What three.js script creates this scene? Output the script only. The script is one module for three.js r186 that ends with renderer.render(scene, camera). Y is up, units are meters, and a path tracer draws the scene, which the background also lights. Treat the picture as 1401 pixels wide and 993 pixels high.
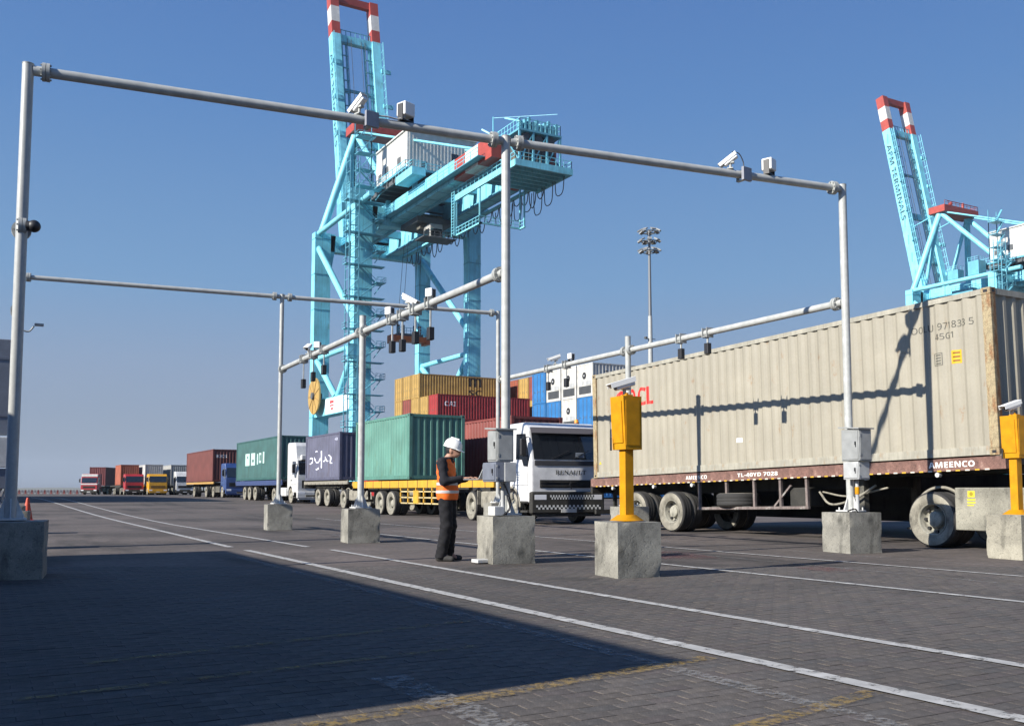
import * as THREE from 'three';
import { mergeGeometries } from 'three/addons/utils/BufferGeometryUtils.js';
import { RoundedBoxGeometry } from 'three/addons/geometries/RoundedBoxGeometry.js';
import { MarchingCubes } from 'three/addons/objects/MarchingCubes.js';

// ---------- camera, sky, sun, exposure (x across the lanes, -z along the lanes, y up, metres) ----------
const scene = new THREE.Scene();
const camera = new THREE.PerspectiveCamera(2 * Math.atan(496.5 / 1310) * 180 / Math.PI, 1401 / 993, 0.1, 6000);
camera.position.set(0, 1.02, 0);
camera.rotation.order = 'YXZ';
camera.rotation.y = -29.27 * Math.PI / 180;
camera.rotation.x = 4.409 * Math.PI / 180;
camera.setViewOffset(1401, 993, 0, -73.5, 1401, 993);
camera.updateProjectionMatrix();
const EXPOSURE = 1.8, sunDir = new THREE.Vector3(-1, 0.56, 0.1).normalize();
const renderer = new THREE.WebGLRenderer({ antialias: true });
renderer.toneMapping = THREE.LinearToneMapping;
renderer.toneMappingExposure = EXPOSURE;
renderer.shadowMap.enabled = true;
{
  const SW = 512, SH = 256, d = new Float32Array(SW * SH * 4);
  const stops = [[-90, 92, 92, 96], [-4, 120, 124, 132], [0, 143, 155, 173], [3, 145, 160, 180], [7, 142, 163, 192], [12, 121, 160, 202], [22, 96, 139, 195], [28, 87, 128, 188], [60, 62, 99, 160], [90, 48, 82, 142]];
  const lin = v => { v /= 255; return v <= 0.04045 ? v / 12.92 : ((v + 0.055) / 1.055) ** 2.4; };
  for (let j = 0; j < SH; j++) {
    const e = ((j + 0.5) / SH - 0.5) * 180;
    let k = 0; while (k < stops.length - 2 && e > stops[k + 1][0]) k++;
    const t = Math.min(1, Math.max(0, (e - stops[k][0]) / (stops[k + 1][0] - stops[k][0])));
    for (let i = 0; i < SW; i++) {
      // broad glow round the sun, out of view, added to lift shade facing it
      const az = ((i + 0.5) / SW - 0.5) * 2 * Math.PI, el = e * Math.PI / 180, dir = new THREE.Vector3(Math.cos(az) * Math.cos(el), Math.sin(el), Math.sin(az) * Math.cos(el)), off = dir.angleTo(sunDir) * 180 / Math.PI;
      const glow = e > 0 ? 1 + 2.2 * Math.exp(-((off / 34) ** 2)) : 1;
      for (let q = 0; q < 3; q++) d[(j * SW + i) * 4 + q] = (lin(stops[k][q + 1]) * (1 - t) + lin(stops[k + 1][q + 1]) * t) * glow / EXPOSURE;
      d[(j * SW + i) * 4 + 3] = 1;
    }
  }
  const sky = new THREE.DataTexture(d, SW, SH, THREE.RGBAFormat, THREE.FloatType);
  sky.mapping = THREE.EquirectangularReflectionMapping; sky.magFilter = THREE.LinearFilter; sky.minFilter = THREE.LinearFilter; sky.needsUpdate = true;
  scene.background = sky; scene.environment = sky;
}
const sun = new THREE.DirectionalLight(new THREE.Color().setRGB(1, 0.94, 0.84), 5);
sun.position.set(40 - 160, 0.56 * 160, -40 + 16); sun.target.position.set(40, 0, -40);
sun.castShadow = true; sun.shadow.radius = 1; sun.shadow.mapSize.set(4096, 4096);
Object.assign(sun.shadow.camera, { left: -140, right: 140, top: 120, bottom: -90, near: 1, far: 500 });
scene.add(sun, sun.target);
scene.fog = new THREE.FogExp2(new THREE.Color().setRGB(0.62, 0.7, 0.82), 0.00009);

// ---------- helpers ----------
let seedState = 12345;
const rnd = () => { seedState = (seedState * 1664525 + 1013904223) >>> 0; return seedState / 4294967296; };
const V = (x, y, z) => new THREE.Vector3(x, y, z);
const sm = (a, b, x) => { const t = Math.min(1, Math.max(0, (x - a) / (b - a))); return t * t * (3 - 2 * t); };
const ground = a => 0.4 * sm(30, 85, a);            // the yard rises a little away from the camera
const W = (c, a, h) => V(c, h, -a);
const taken = {};
const numbered = n => { const k = taken[n] = (taken[n] ?? -1) + 1; return k ? n + '_' + String(k).padStart(3, '0') : n; };
function T(name, label, category, pos = [0, 0, 0], group, kind) {
  const o = new THREE.Group(); o.name = numbered(name); o.position.set(...pos); scene.add(o);
  o.userData = { label, category }; if (group) o.userData.group = group; if (kind) o.userData.kind = kind;
  return o;
}
function finish(list) {
  const gs = list.map(g => {
    const n = g.index ? g.toNonIndexed() : g.clone();
    for (const k of Object.keys(n.attributes)) if (k !== 'position' && k !== 'normal') n.deleteAttribute(k);
    n.morphAttributes = {};
    return n;
  });
  const m = gs.length > 1 ? mergeGeometries(gs) : gs[0];
  return boxUV(m);
}
function boxUV(m) {                                   // uv in metres, by the way each face points
  const p = m.attributes.position.array, n = p.length / 9, uv = new Float32Array(n * 6);
  for (let t = 0; t < n; t++) {
    const o = t * 9, ax = p[o + 3] - p[o], ay = p[o + 4] - p[o + 1], az = p[o + 5] - p[o + 2], bx = p[o + 6] - p[o], by = p[o + 7] - p[o + 1], bz = p[o + 8] - p[o + 2];
    const nx = Math.abs(ay * bz - az * by), ny = Math.abs(az * bx - ax * bz), nz = Math.abs(ax * by - ay * bx);
    for (let k = 0; k < 3; k++) {
      const q = o + k * 3, u = t * 6 + k * 2;
      if (ny > nx && ny > nz) { uv[u] = p[q]; uv[u + 1] = p[q + 2]; } else if (nx > nz) { uv[u] = p[q + 2]; uv[u + 1] = p[q + 1]; } else { uv[u] = p[q]; uv[u + 1] = p[q + 1]; }
    }
  }
  m.setAttribute('uv', new THREE.BufferAttribute(uv, 2));
  return m;
}
class B {
  constructor() { this.g = []; }
  add(g, m) { if (m) g.applyMatrix4(m); this.g.push(g); return this; }
  box(x, y, z, w, h, d, r = 0) { const g = r ? new RoundedBoxGeometry(w, h, d, 2, r) : new THREE.BoxGeometry(w, h, d); g.translate(x, y, z); return this.add(g); }
  bx(x0, x1, y0, y1, z0, z1, r = 0) { return this.box((x0 + x1) / 2, (y0 + y1) / 2, (z0 + z1) / 2, Math.abs(x1 - x0), Math.abs(y1 - y0), Math.abs(z1 - z0), r); }
  bar(p, q, w, h = w) {
    const d = q.clone().sub(p), L = d.length(), z = d.divideScalar(L), up = Math.abs(z.y) > 0.97 ? V(0, 0, 1) : V(0, 1, 0);
    const x = up.clone().cross(z).normalize(), y = z.clone().cross(x), m = new THREE.Matrix4().makeBasis(x, y, z).setPosition(p.clone().add(q).multiplyScalar(0.5));
    return this.add(new THREE.BoxGeometry(w, h, L), m);
  }
  rod(p, q, r, seg = 8, r2 = r) {
    const d = q.clone().sub(p), L = d.length(), g = new THREE.CylinderGeometry(r2, r, L, seg);
    const m = new THREE.Matrix4().makeRotationFromQuaternion(new THREE.Quaternion().setFromUnitVectors(V(0, 1, 0), d.divideScalar(L))).setPosition(p.clone().add(q).multiplyScalar(0.5));
    return this.add(g, m);
  }
  path(pts, r, seg = 6, n = 0) { return this.add(new THREE.TubeGeometry(new THREE.CatmullRomCurve3(pts), n || pts.length * 4, r, seg)); }
  prism(pts, x0, x1, bev = 0) {                       // polygon of (z, y) pushed along x
    const s = new THREE.Shape(pts.map(([z, y]) => new THREE.Vector2(z, y)));
    const g = new THREE.ExtrudeGeometry(s, { depth: x1 - x0 - 2 * bev, bevelEnabled: bev > 0, bevelSize: bev, bevelThickness: bev, bevelOffset: -bev, bevelSegments: 3, curveSegments: 6 });
    g.rotateY(-Math.PI / 2); g.translate(x1 - bev, 0, 0);
    return this.add(g);
  }
  rail(pts, h = 1.1, step = 1.8, r = 0.045) {         // handrail with posts along a line of points
    for (let i = 0; i + 1 < pts.length; i++) {
      const p = pts[i], q = pts[i + 1], n = Math.max(1, Math.round(p.distanceTo(q) / step)), up = V(0, h, 0), mid = V(0, h * 0.5, 0);
      this.bar(p.clone().add(up), q.clone().add(up), r * 2); this.bar(p.clone().add(mid), q.clone().add(mid), r * 1.5);
      for (let k = 0; k <= n; k++) { const b = p.clone().lerp(q, k / n); this.bar(b, b.clone().add(up), r * 1.8); }
    }
    return this;
  }
  geo() { return finish(this.g); }
  m(name, mat, parent) { const o = new THREE.Mesh(this.geo(), mat); o.name = name; parent.add(o); return o; }
}
const mesh = (name, geo, mat, parent) => { const o = new THREE.Mesh(geo, mat); o.name = name; parent.add(o); return o; };
const single = (name, label, category, b, mat, group) => { const o = new THREE.Mesh(b.geo(), mat); o.name = numbered(name); o.userData = { label, category }; if (group) o.userData.group = group; scene.add(o); return o; };

// ---------- textures ----------
function lattice(n, seed) { const a = new Float32Array(n * n); let s = seed >>> 0; for (let i = 0; i < a.length; i++) { s = (s * 1664525 + 1013904223) >>> 0; a[i] = s / 4294967296; } return a; }
function noise(seed) {
  const cache = {};
  const layer = (u, v, nx, ny, k) => {
    const key = nx * 1000 + ny + k * 1e7, L = cache[key] ??= lattice(Math.max(nx, ny), seed + key);
    const w = Math.max(nx, ny), x = u * nx, y = v * ny, i = Math.floor(x), j = Math.floor(y), fx = x - i, fy = y - j, sx = fx * fx * (3 - 2 * fx), sy = fy * fy * (3 - 2 * fy);
    const at = (a, b) => L[((b % ny + ny) % ny) * w + ((a % nx + nx) % nx)];
    return (at(i, j) * (1 - sx) + at(i + 1, j) * sx) * (1 - sy) + (at(i, j + 1) * (1 - sx) + at(i + 1, j + 1) * sx) * sy;
  };
  return { at: layer, fbm: (u, v, nx, ny, oct = 4) => { let s = 0, w = 0, a = 1; for (let o = 0; o < oct; o++) { s += a * layer(u, v, nx << o, ny << o, o); w += a; a *= 0.55; } return s / w; } };
}
function tex(size, fn, srgb = true) {
  const d = new Uint8Array(size * size * 4);
  for (let j = 0; j < size; j++) for (let i = 0; i < size; i++) {
    const c = fn((i + 0.5) / size, (j + 0.5) / size), o = (j * size + i) * 4;
    d[o] = c[0] * 255; d[o + 1] = c[1] * 255; d[o + 2] = c[2] * 255; d[o + 3] = (c[3] ?? 1) * 255;
  }
  const t = new THREE.DataTexture(d, size, size); t.wrapS = t.wrapT = THREE.RepeatWrapping; t.magFilter = THREE.LinearFilter; t.minFilter = THREE.LinearMipmapLinearFilter; t.generateMipmaps = true;
  if (srgb) t.colorSpace = THREE.SRGBColorSpace; t.needsUpdate = true; return t;
}
const cl = x => Math.min(1, Math.max(0, x));
const N1 = noise(11), N2 = noise(77), N3 = noise(301), N4 = noise(909);
const TX = {
  mottle: tex(256, (u, v) => { const g = cl(0.8 + 0.2 * N1.fbm(u, v, 6, 6, 5) + 0.06 * (N1.at(u, v, 128, 128, 9) - 0.5)); return [g, g, g]; }),
  streak: tex(512, (u, v) => {                        // weathered paint: run marks, scuffs and spots
    const run = N2.fbm(u, v, 48, 3, 3), blot = N2.fbm(u, v, 5, 5, 5), sp = N2.at(u, v, 200, 160, 5);
    let g = 0.86 + 0.16 * (run - 0.5) + 0.2 * (blot - 0.5) + 0.05 * (sp - 0.5), rust = cl((N3.fbm(u, v, 14, 5, 4) - 0.66) * 7) * 0.55 * cl((sp - 0.2) * 2);
    return [cl(g - rust * 0.1), cl(g - rust * 0.28), cl(g - rust * 0.42)];
  }),
  faded: tex(512, (u, v) => {                         // pale weathered paint with a few rust specks and faint run marks
    const run = N3.fbm(u, v, 60, 2, 3), blot = N1.fbm(u, v, 6, 6, 5), sp = N2.at(u, v, 200, 160, 5), rust = cl((N4.fbm(u, v, 22, 10, 4) - 0.7) * 9) * 0.5 * cl((sp - 0.3) * 2), g = 0.9 + 0.07 * (run - 0.5) + 0.1 * (blot - 0.5) + 0.03 * (sp - 0.5);
    return [cl(g - rust * 0.1), cl(g - rust * 0.26), cl(g - rust * 0.38)];
  }),
  rust: tex(256, (u, v) => {                          // pale paint broken by rust
    const n = N3.fbm(u, v, 9, 3, 5), f = N3.at(u, v, 64, 64, 3), k = cl((n - 0.42) * 4) * 0.8, j = 0.8 + 0.3 * f;
    return [cl((0.86 * (1 - k) + 0.66 * k) * j), cl((0.8 * (1 - k) + 0.42 * k) * j), cl((0.68 * (1 - k) + 0.26 * k) * j)];
  }),
  oxide: tex(256, (u, v) => { const n = N4.fbm(u, v, 8, 5, 5), f = N4.at(u, v, 90, 90, 3), g = 0.62 + 0.5 * (n - 0.3) + 0.2 * (f - 0.5), k = cl((n - 0.6) * 8); return [cl(g + 0.1 * k), cl(g + 0.2 * k), cl(g + 0.2 * k)]; }),
  concrete: tex(512, (u, v) => {
    const n = N4.fbm(u, v, 5, 5, 6), f = N4.at(u, v, 170, 170, 4), pit = cl((N1.fbm(u, v, 40, 40, 2) - 0.7) * 8), st = cl((N2.fbm(u, v, 7, 3, 5) - 0.56) * 5);
    const g = 0.74 + 0.36 * (n - 0.5) + 0.12 * (f - 0.5) - 0.1 * pit - 0.2 * st; return [cl(g * 1.01), cl(g), cl(g * 0.95)];
  }),
  concreteBump: tex(512, (u, v) => { const g = cl(0.6 + 0.5 * (N4.fbm(u, v, 9, 9, 6) - 0.5) - 0.4 * cl((N1.fbm(u, v, 40, 40, 2) - 0.66) * 6)); return [g, g, g]; }, false),
  yard: tex(1024, (u, v) => {                         // far paving: tone patches, oil, tyre marks along the lanes, fine rows
    const big = N1.fbm(u, v, 7, 9, 6), oil = cl((N3.fbm(u, v, 26, 5, 4) - 0.6) * 4), fine = N2.at(u, v, 512, 512, 8), row = N4.at(u, v, 60, 512, 6);
    const g = 0.74 + 0.46 * (big - 0.5) - 0.3 * oil + 0.2 * (fine - 0.5) + 0.16 * (row - 0.5); return [cl(g * 1.02), cl(g * 0.985), cl(g * 0.965)];
  }),
  paver: tex(256, (u, v) => { const g = cl(0.76 + 0.4 * (N2.fbm(u, v, 4, 4, 5) - 0.5) + 0.34 * (N2.at(u, v, 120, 120, 7) - 0.5)); return [g, g, g * 0.985]; }),
  paverBump: tex(256, (u, v) => { const g = cl(0.5 + 0.6 * (N2.fbm(u, v, 20, 20, 4) - 0.5)); return [g, g, g]; }, false),
  wornPaint: tex(512, (u, v) => { const n = N3.fbm(u, v, 16, 16, 5), f = N2.at(u, v, 200, 200, 2), a = cl((0.78 - n) * 5 + (f - 0.5) * 0.9), g = 0.78 + 0.3 * (N1.fbm(u, v, 10, 10, 4) - 0.5); return [g, g, g, a]; }),
  thinPaint: tex(512, (u, v) => { const n = N4.fbm(u, v, 40, 56, 4), lo = N4.fbm(u, v, 6, 8, 3), f = N1.at(u, v, 220, 220, 2), a = cl((0.6 - n) * 3.5 + (f - 0.5) * 0.9 + (0.5 - lo) * 1.2) * 0.5, g = 0.75; return [g, g, g, a]; }),
};
const rep = {};
const R = (k, r, r2 = r) => rep[k + r + '_' + r2] ??= (() => { const t = TX[k].clone(); t.repeat.set(r, r2); t.needsUpdate = true; return t; })();
function mat(col, { rough = 0.6, metal = 0, map, r = 0.3, r2, bump, bs = 0.002, br, ...more } = {}) {
  const m = new THREE.MeshPhysicalMaterial({ roughness: rough, metalness: metal, ...more });
  if (typeof col === 'string') m.color.set(col); else m.color.setRGB(...col);
  if (map) m.map = R(map, r, r2 ?? r);
  if (bump) { m.bumpMap = R(bump, br ?? r); m.bumpScale = bs; }
  return m;
}
const paint = (c, r = 0.35, rough = 0.55) => mat(c, { map: 'streak', r, rough });
const M = {
  pole: mat([0.46, 0.47, 0.45], { map: 'mottle', r: 1.5, rough: 0.42 }),
  flange: mat([0.4, 0.41, 0.39], { map: 'mottle', r: 3, rough: 0.5 }),
  baseWhite: mat([0.62, 0.62, 0.6], { map: 'mottle', r: 2, rough: 0.5 }),
  concrete: mat([0.42, 0.415, 0.4], { map: 'concrete', r: 0.9, rough: 0.92, bump: 'concreteBump', bs: 0.003, br: 1.1 }),
  cabinet: mat([0.31, 0.32, 0.315], { map: 'mottle', r: 1.2, rough: 0.5 }),
  cabinetLight: mat([0.44, 0.45, 0.45], { map: 'mottle', r: 1.2, rough: 0.5 }),
  cabinetBlue: mat([0.17, 0.19, 0.235], { map: 'mottle', r: 1.2, rough: 0.5 }),
  camWhite: mat([0.7, 0.7, 0.68], { rough: 0.4 }),
  black: mat([0.018, 0.018, 0.02], { rough: 0.5 }),
  rubber: mat([0.035, 0.034, 0.033], { map: 'mottle', r: 4, rough: 0.85 }),
  dust: mat([0.44, 0.42, 0.38], { map: 'concrete', r: 1.3, rough: 0.95 }),
  dustLight: mat([0.52, 0.51, 0.47], { map: 'concrete', r: 1.3, rough: 0.9 }),
  steelDirty: mat([0.2, 0.195, 0.18], { map: 'concrete', r: 0.9, rough: 0.8 }),
  chassis: mat([0.06, 0.058, 0.055], { map: 'concrete', r: 0.8, rough: 0.85 }),
  glass: mat([0.012, 0.014, 0.018], { rough: 0.06, clearcoat: 1, clearcoatRoughness: 0.03 }),
  lamp: mat([0.75, 0.76, 0.78], { rough: 0.12, clearcoat: 1 }),
  yellowBox: mat([0.58, 0.26, 0.002], { map: 'mottle', r: 1.2, rough: 0.62, specularIntensity: 0.5 }),
  orangeCone: mat([0.62, 0.075, 0.03], { map: 'mottle', r: 2, rough: 0.6 }),
  oxideRail: mat([0.32, 0.17, 0.135], { map: 'oxide', r: 0.8, rough: 0.8 }),
  white: mat([0.68, 0.68, 0.66], { map: 'mottle', r: 0.8, rough: 0.35, clearcoat: 0.5, clearcoatRoughness: 0.2 }),
  chrome: mat([0.6, 0.6, 0.6], { rough: 0.3, metal: 1 }),
};
function textTex(w, h, draw) { const c = document.createElement('canvas'); c.width = w; c.height = h; const x = c.getContext('2d'); x.clearRect(0, 0, w, h); draw(x, w, h); const t = new THREE.CanvasTexture(c); t.colorSpace = THREE.SRGBColorSpace; return t; }
const print = (w, h, draw, rough = 0.6) => new THREE.MeshPhysicalMaterial({ map: textTex(w, h, draw), transparent: true, roughness: rough });
const fit = (x, s, cx, cy, w, h, font, color) => { x.fillStyle = color; x.textAlign = 'center'; x.textBaseline = 'middle'; x.font = font; const k = x.measureText(s).width; x.save(); x.translate(cx, cy); x.scale(w / Math.max(1, k), 1); x.fillText(s, 0, 0); x.restore(); };
function decal(name, m, w, h, parent, pos, ry = 0) { const o = mesh(name, new THREE.PlaneGeometry(w, h), m, parent); o.position.set(...pos); o.rotation.y = ry; return o; }

// ---------- ground ----------
const groundObj = new THREE.Group(); groundObj.name = 'yard_ground'; groundObj.userData = { kind: 'structure', label: 'grey block paved container yard', category: 'ground' }; scene.add(groundObj);
{
  const as = [-200, -40, 0, 10, 20, 28]; for (let a = 32; a <= 90; a += 4) as.push(a); as.push(130, 200, 320, 600, 1200, 4000);
  const cs = [-4000, -800, -200, -60, -20, 0, 10, 20, 30, 60, 120, 300, 900, 4000], pos = [], uv = [], idx = [];
  for (const a of as) for (const c of cs) { pos.push(c, ground(a) - 0.0025, -a); uv.push(c / 24, a / 24); }
  for (let i = 0; i + 1 < as.length; i++) for (let j = 0; j + 1 < cs.length; j++) { const p = i * cs.length + j, q = p + cs.length; idx.push(p, p + 1, q, p + 1, q + 1, q); }
  const g = new THREE.BufferGeometry(); g.setAttribute('position', new THREE.Float32BufferAttribute(pos, 3)); g.setAttribute('uv', new THREE.Float32BufferAttribute(uv, 2)); g.setIndex(idx); g.computeVertexNormals();
  const gm = mat([0.128, 0.112, 0.103], { rough: 0.95 }); gm.map = TX.yard;
  mesh('yard_surface', g, gm, groundObj);
  // block paving: each stone is real geometry with a chamfered top
  const PL = 0.2, PW = 0.1, J = 0.004;
  const stone = (() => {
    const w = (PL - J) / 2, d = (PW - J) / 2, b = 0.002, lo = -0.02, mid = -0.0012, P = [[-w, mid, -d], [w, mid, -d], [w, mid, d], [-w, mid, d]], Q = [[-w + b, 0, -d + b], [w - b, 0, -d + b], [w - b, 0, d - b], [-w + b, 0, d - b]], S = P.map(p => [p[0], lo, p[2]]), v = [];
    const quad = (a, b2, c, d2) => v.push(...a, ...b2, ...c, ...a, ...c, ...d2);
    quad(Q[0], Q[3], Q[2], Q[1]);
    for (let i = 0; i < 4; i++) { const j = (i + 1) % 4; quad(Q[i], Q[j], P[j], P[i]); quad(P[i], P[j], S[j], S[i]); }
    const g2 = new THREE.BufferGeometry(); g2.setAttribute('position', new THREE.Float32BufferAttribute(v, 3)); g2.computeVertexNormals(); return boxUV(g2);
  })();
  const tones = [[0.112, 0.097, 0.089], [0.12, 0.104, 0.095], [0.104, 0.092, 0.086], [0.122, 0.104, 0.092], [0.11, 0.092, 0.087], [0.1, 0.091, 0.087]];
  const mats = [0.78, 1, 1.2].flatMap(k => tones.map(t => mat(t.map(x => x * k), { map: 'paver', r: 2.7, rough: 0.92, bump: 'paverBump', bs: 0.003, br: 5 })));
  const list = [], th = 29.27 * Math.PI / 180;
  for (let row = 12; row < 150; row++) {
    const a = row * PW, off = (row % 2) * PL / 2;
    for (let k = -8; k < 120; k++) {
      const c = k * PL + off, r = c * Math.cos(th) - a * Math.sin(th), f = c * Math.sin(th) + a * Math.cos(th);
      if (f < 3.2 || f > 13 || Math.abs(r) > f * 0.56 + 0.9) continue;
      const n = (N1.fbm(c / 24 + 0.5, a / 24, 9, 9, 4) - 0.5) + 0.8 * (N3.fbm(c / 12 + 0.3, a / 40, 20, 4, 3) - 0.5) - 0.6 * cl((N4.fbm(c / 9 + 0.2, a / 9 + 0.4, 9, 9, 4) - 0.62) * 6);
      list.push({ c, a, f: f + Math.abs(r) * 0.2, y: (rnd() - 0.5) * 0.0024, rx: (rnd() - 0.5) * 0.02, rz: (rnd() - 0.5) * 0.016, ry: (rnd() - 0.5) * 0.02, t: Math.min(5, Math.floor(rnd() * 6)), n, v: Math.max(0, Math.min(2, Math.round(1 + n * 2.2 + (rnd() - 0.5) * 0.4))) });
    }
  }
  list.sort((p, q) => p.f - q.f);
  const near = [], far = [];
  for (const s of list) { const r = s.c * Math.cos(th) - s.a * Math.sin(th), f = s.c * Math.sin(th) + s.a * Math.cos(th); (near.length < 300 && f > 4.1 && Math.abs(r) < f * 0.54 ? near : far).push(s); }
  for (const s of near) { const o = mesh(numbered('paver'), stone, mats[s.t + 6 * s.v], groundObj); o.position.set(s.c, s.y, -s.a); o.rotation.set(s.rx, s.ry, s.rz); }
  const im = new THREE.InstancedMesh(stone, mat([1, 1, 1], { map: 'paver', r: 2.7, rough: 0.92, bump: 'paverBump', bs: 0.003, br: 5 }), far.length);
  const e = new THREE.Object3D(), col = new THREE.Color();
  far.forEach((s, i) => { e.position.set(s.c, s.y, -s.a); e.rotation.set(s.rx, s.ry, s.rz); e.updateMatrix(); im.setMatrixAt(i, e.matrix); const t = tones[s.t], k = 1 + s.n * 0.6; im.setColorAt(i, col.setRGB(t[0] * k, t[1] * k, t[2] * k)); });
  im.name = 'paver_field'; im.userData = { kind: 'stuff' }; groundObj.add(im);
}
function marking(label, pts, w, material, y = 0.007, group) {   // painted band through (c, a) points
  const pos = [], uv = [], idx = []; let run = 0;
  const full = []; for (let i = 0; i + 1 < pts.length; i++) { const n = Math.max(1, Math.ceil(Math.hypot(pts[i + 1][0] - pts[i][0], pts[i + 1][1] - pts[i][1]) / 4)); for (let k = 0; k < n; k++) full.push([0, 1].map(q => pts[i][q] + (pts[i + 1][q] - pts[i][q]) * k / n)); } full.push(pts[pts.length - 1]);
  full.forEach((p, i) => {
    const q = full[Math.min(full.length - 1, i + 1)], o = full[Math.max(0, i - 1)], dx = q[0] - o[0], da = q[1] - o[1], L = Math.hypot(dx, da), nx = da / L, na = -dx / L;
    if (i) run += Math.hypot(p[0] - full[i - 1][0], p[1] - full[i - 1][1]);
    for (const s of [-1, 1]) { pos.push(p[0] + nx * s * w / 2, ground(p[1]) + y, -(p[1] + na * s * w / 2)); uv.push((s + 1) / 2 * w / 1.3, run / 1.3); }
    if (i) { const b = i * 2; idx.push(b - 2, b - 1, b, b - 1, b + 1, b); }
  });
  const g = new THREE.BufferGeometry(); g.setAttribute('position', new THREE.Float32BufferAttribute(pos, 3)); g.setAttribute('uv', new THREE.Float32BufferAttribute(uv, 2)); g.setIndex(idx); g.computeVertexNormals();
  const o = new THREE.Mesh(g, material); o.name = numbered('lane_marking'); o.userData = { kind: 'structure', label, category: 'marking' }; if (group) o.userData.group = group; scene.add(o); return o;
}
const pm = (c, k) => { const m = new THREE.MeshPhysicalMaterial({ map: TX[k], transparent: true, roughness: 0.8 }); m.color.setRGB(...c); return m; };
const mkWhite = pm([0.62, 0.61, 0.58], 'wornPaint'), mkFaint = pm([0.5, 0.49, 0.47], 'thinPaint'), mkYellow = pm([0.62, 0.4, 0.08], 'thinPaint'), mkRed = pm([0.32, 0.1, 0.1], 'thinPaint');
marking('bold white lane line running past the worker', [[4.12, 1], [4.1, 16.6]], 0.13, mkWhite);
marking('white lane line continuing beyond the paved shadow edge', [[4.06, 17.6], [4.2, 30], [4.4, 95]], 0.13, mkWhite);
marking('white lane line beside the yellow post block', [[5.36, 1], [5.4, 16]], 0.11, mkWhite);
marking('white lane line continuing towards the red and white truck', [[5.3, 17], [5.2, 30], [6, 95]], 0.11, mkWhite);
marking('faint parallel line left of the bold white lane line', [[3.52, 1], [3.56, 15]], 0.13, mkFaint);
marking('white lane line behind the yellow post', [[8.45, 2], [8.35, 13.5], [8.3, 23]], 0.1, mkWhite);
marking('thin worn lane line near the long beige container', [[9.8, 4], [10.2, 15]], 0.07, mkFaint);
marking('thin white lane line beside the beige container truck', [[10.92, 3], [10.9, 13], [10.9, 34]], 0.08, mkWhite);
marking('worn line in front of the beige container truck', [[12.1, 6], [12.05, 26]], 0.07, mkFaint);
marking('worn line along the green container truck', [[9.2, 17], [9.3, 46]], 0.1, mkFaint);
marking('faint lane line in the open yard', [[7.2, 18], [7.4, 60]], 0.1, mkFaint);
marking('yellow painted line crossing the paving in the foreground', [[0.4, 4.0], [1.6, 4.14], [2.6, 4.34], [3.95, 4.58]], 0.13, mkYellow, 0.0105);
marking('short yellow painted line near the bold white line', [[2.6, 3.1], [4.0, 3.4]], 0.11, mkYellow, 0.0105);
marking('faded yellow line inside the shadow', [[0.6, 6.2], [3.4, 6.75]], 0.08, mkYellow, 0.0105);
marking('faded yellow line by the shadowed concrete block', [[0.2, 5.3], [2.9, 5.65]], 0.07, mkYellow, 0.0105);
marking('thin pale line crossing the shadow', [[1.2, 11.7], [4.6, 11.88]], 0.05, mkFaint, 0.0105);
marking('thin pale line crossing the shadow nearer the yellow lines', [[1.6, 9.2], [3.5, 9.5]], 0.04, mkFaint, 0.0105);
marking('wide worn white dash across the yellow line', [[2.03, 3.3], [2.0, 4.95]], 0.2, mkFaint, 0.014);
marking('faded red painted patch between the lane lines', [[9.4, 11.2], [9.9, 12.9]], 0.9, mkRed, 0.0105);
marking('small faded red painted patch near the thin white line', [[9.6, 8.5], [9.7, 9.3]], 0.5, mkRed, 0.0105);
{
  const pos = [], idx = []; const N = 160;
  for (let i = 0; i <= N; i++) { const an = (-0.75 + 1.5 * i / N) + 0, x = Math.sin(an) * 1800, z = -Math.cos(an) * 1800; const h = 3 + 9 * N1.fbm(i / N, 0.3, 16, 4, 4) * (i < 60 ? 1 : 0.6); pos.push(x, -1, z, x, h, z, x * 1.1, -1, z * 1.1); if (i) { const b = i * 3; for (const k of [0, 1]) idx.push(b - 3 + k, b + k, b - 2 + k, b + k, b + 1 + k, b - 2 + k); } }
  const g = new THREE.BufferGeometry(); g.setAttribute('position', new THREE.Float32BufferAttribute(pos, 3)); g.setIndex(idx); g.computeVertexNormals();
  const o = new THREE.Mesh(g, mat([0.16, 0.17, 0.16], { rough: 1 })); o.name = 'distant_hills'; o.userData = { kind: 'structure', label: 'low hazy land on the horizon', category: 'hills' }; scene.add(o);
}

// ---------- camera gantry ----------
const RA = [[0.38, 12.8], [0.55, 19], [0.75, 25.6]], RB = [[6.65, 12.05], [6.7, 18.1], [6.95, 24.9]], RC = [[12.75, 11.2], [12.9, 17.6], [13.1, 24.2]];
const TOP = 6.15, LOW = 4.2, BLK = 0.66;
const gantry = T('camera_gantry', 'grey tubular steel gantry frame carrying cameras over the lanes', 'gantry');
function ring(b, p, dir, r, t = 0.022, bolts = 8) {   // bolted flange pair round a pipe
  const d = dir.clone().normalize();
  for (const s of [-0.5, 0.55]) b.rod(p.clone().addScaledVector(d, t * (s * 2 - 0.9)), p.clone().addScaledVector(d, t * (s * 2 + 0.9) * 1), r, 20);
  const u = Math.abs(d.y) > 0.9 ? V(1, 0, 0) : V(0, 1, 0), x = u.clone().cross(d).normalize(), y = d.clone().cross(x);
  for (let k = 0; k < bolts; k++) { const an = k / bolts * 6.283, q = p.clone().addScaledVector(x, Math.cos(an) * r * 0.82).addScaledVector(y, Math.sin(an) * r * 0.82); b.rod(q.clone().addScaledVector(d, -0.06), q.clone().addScaledVector(d, 0.06), 0.011, 6); }
}
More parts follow.
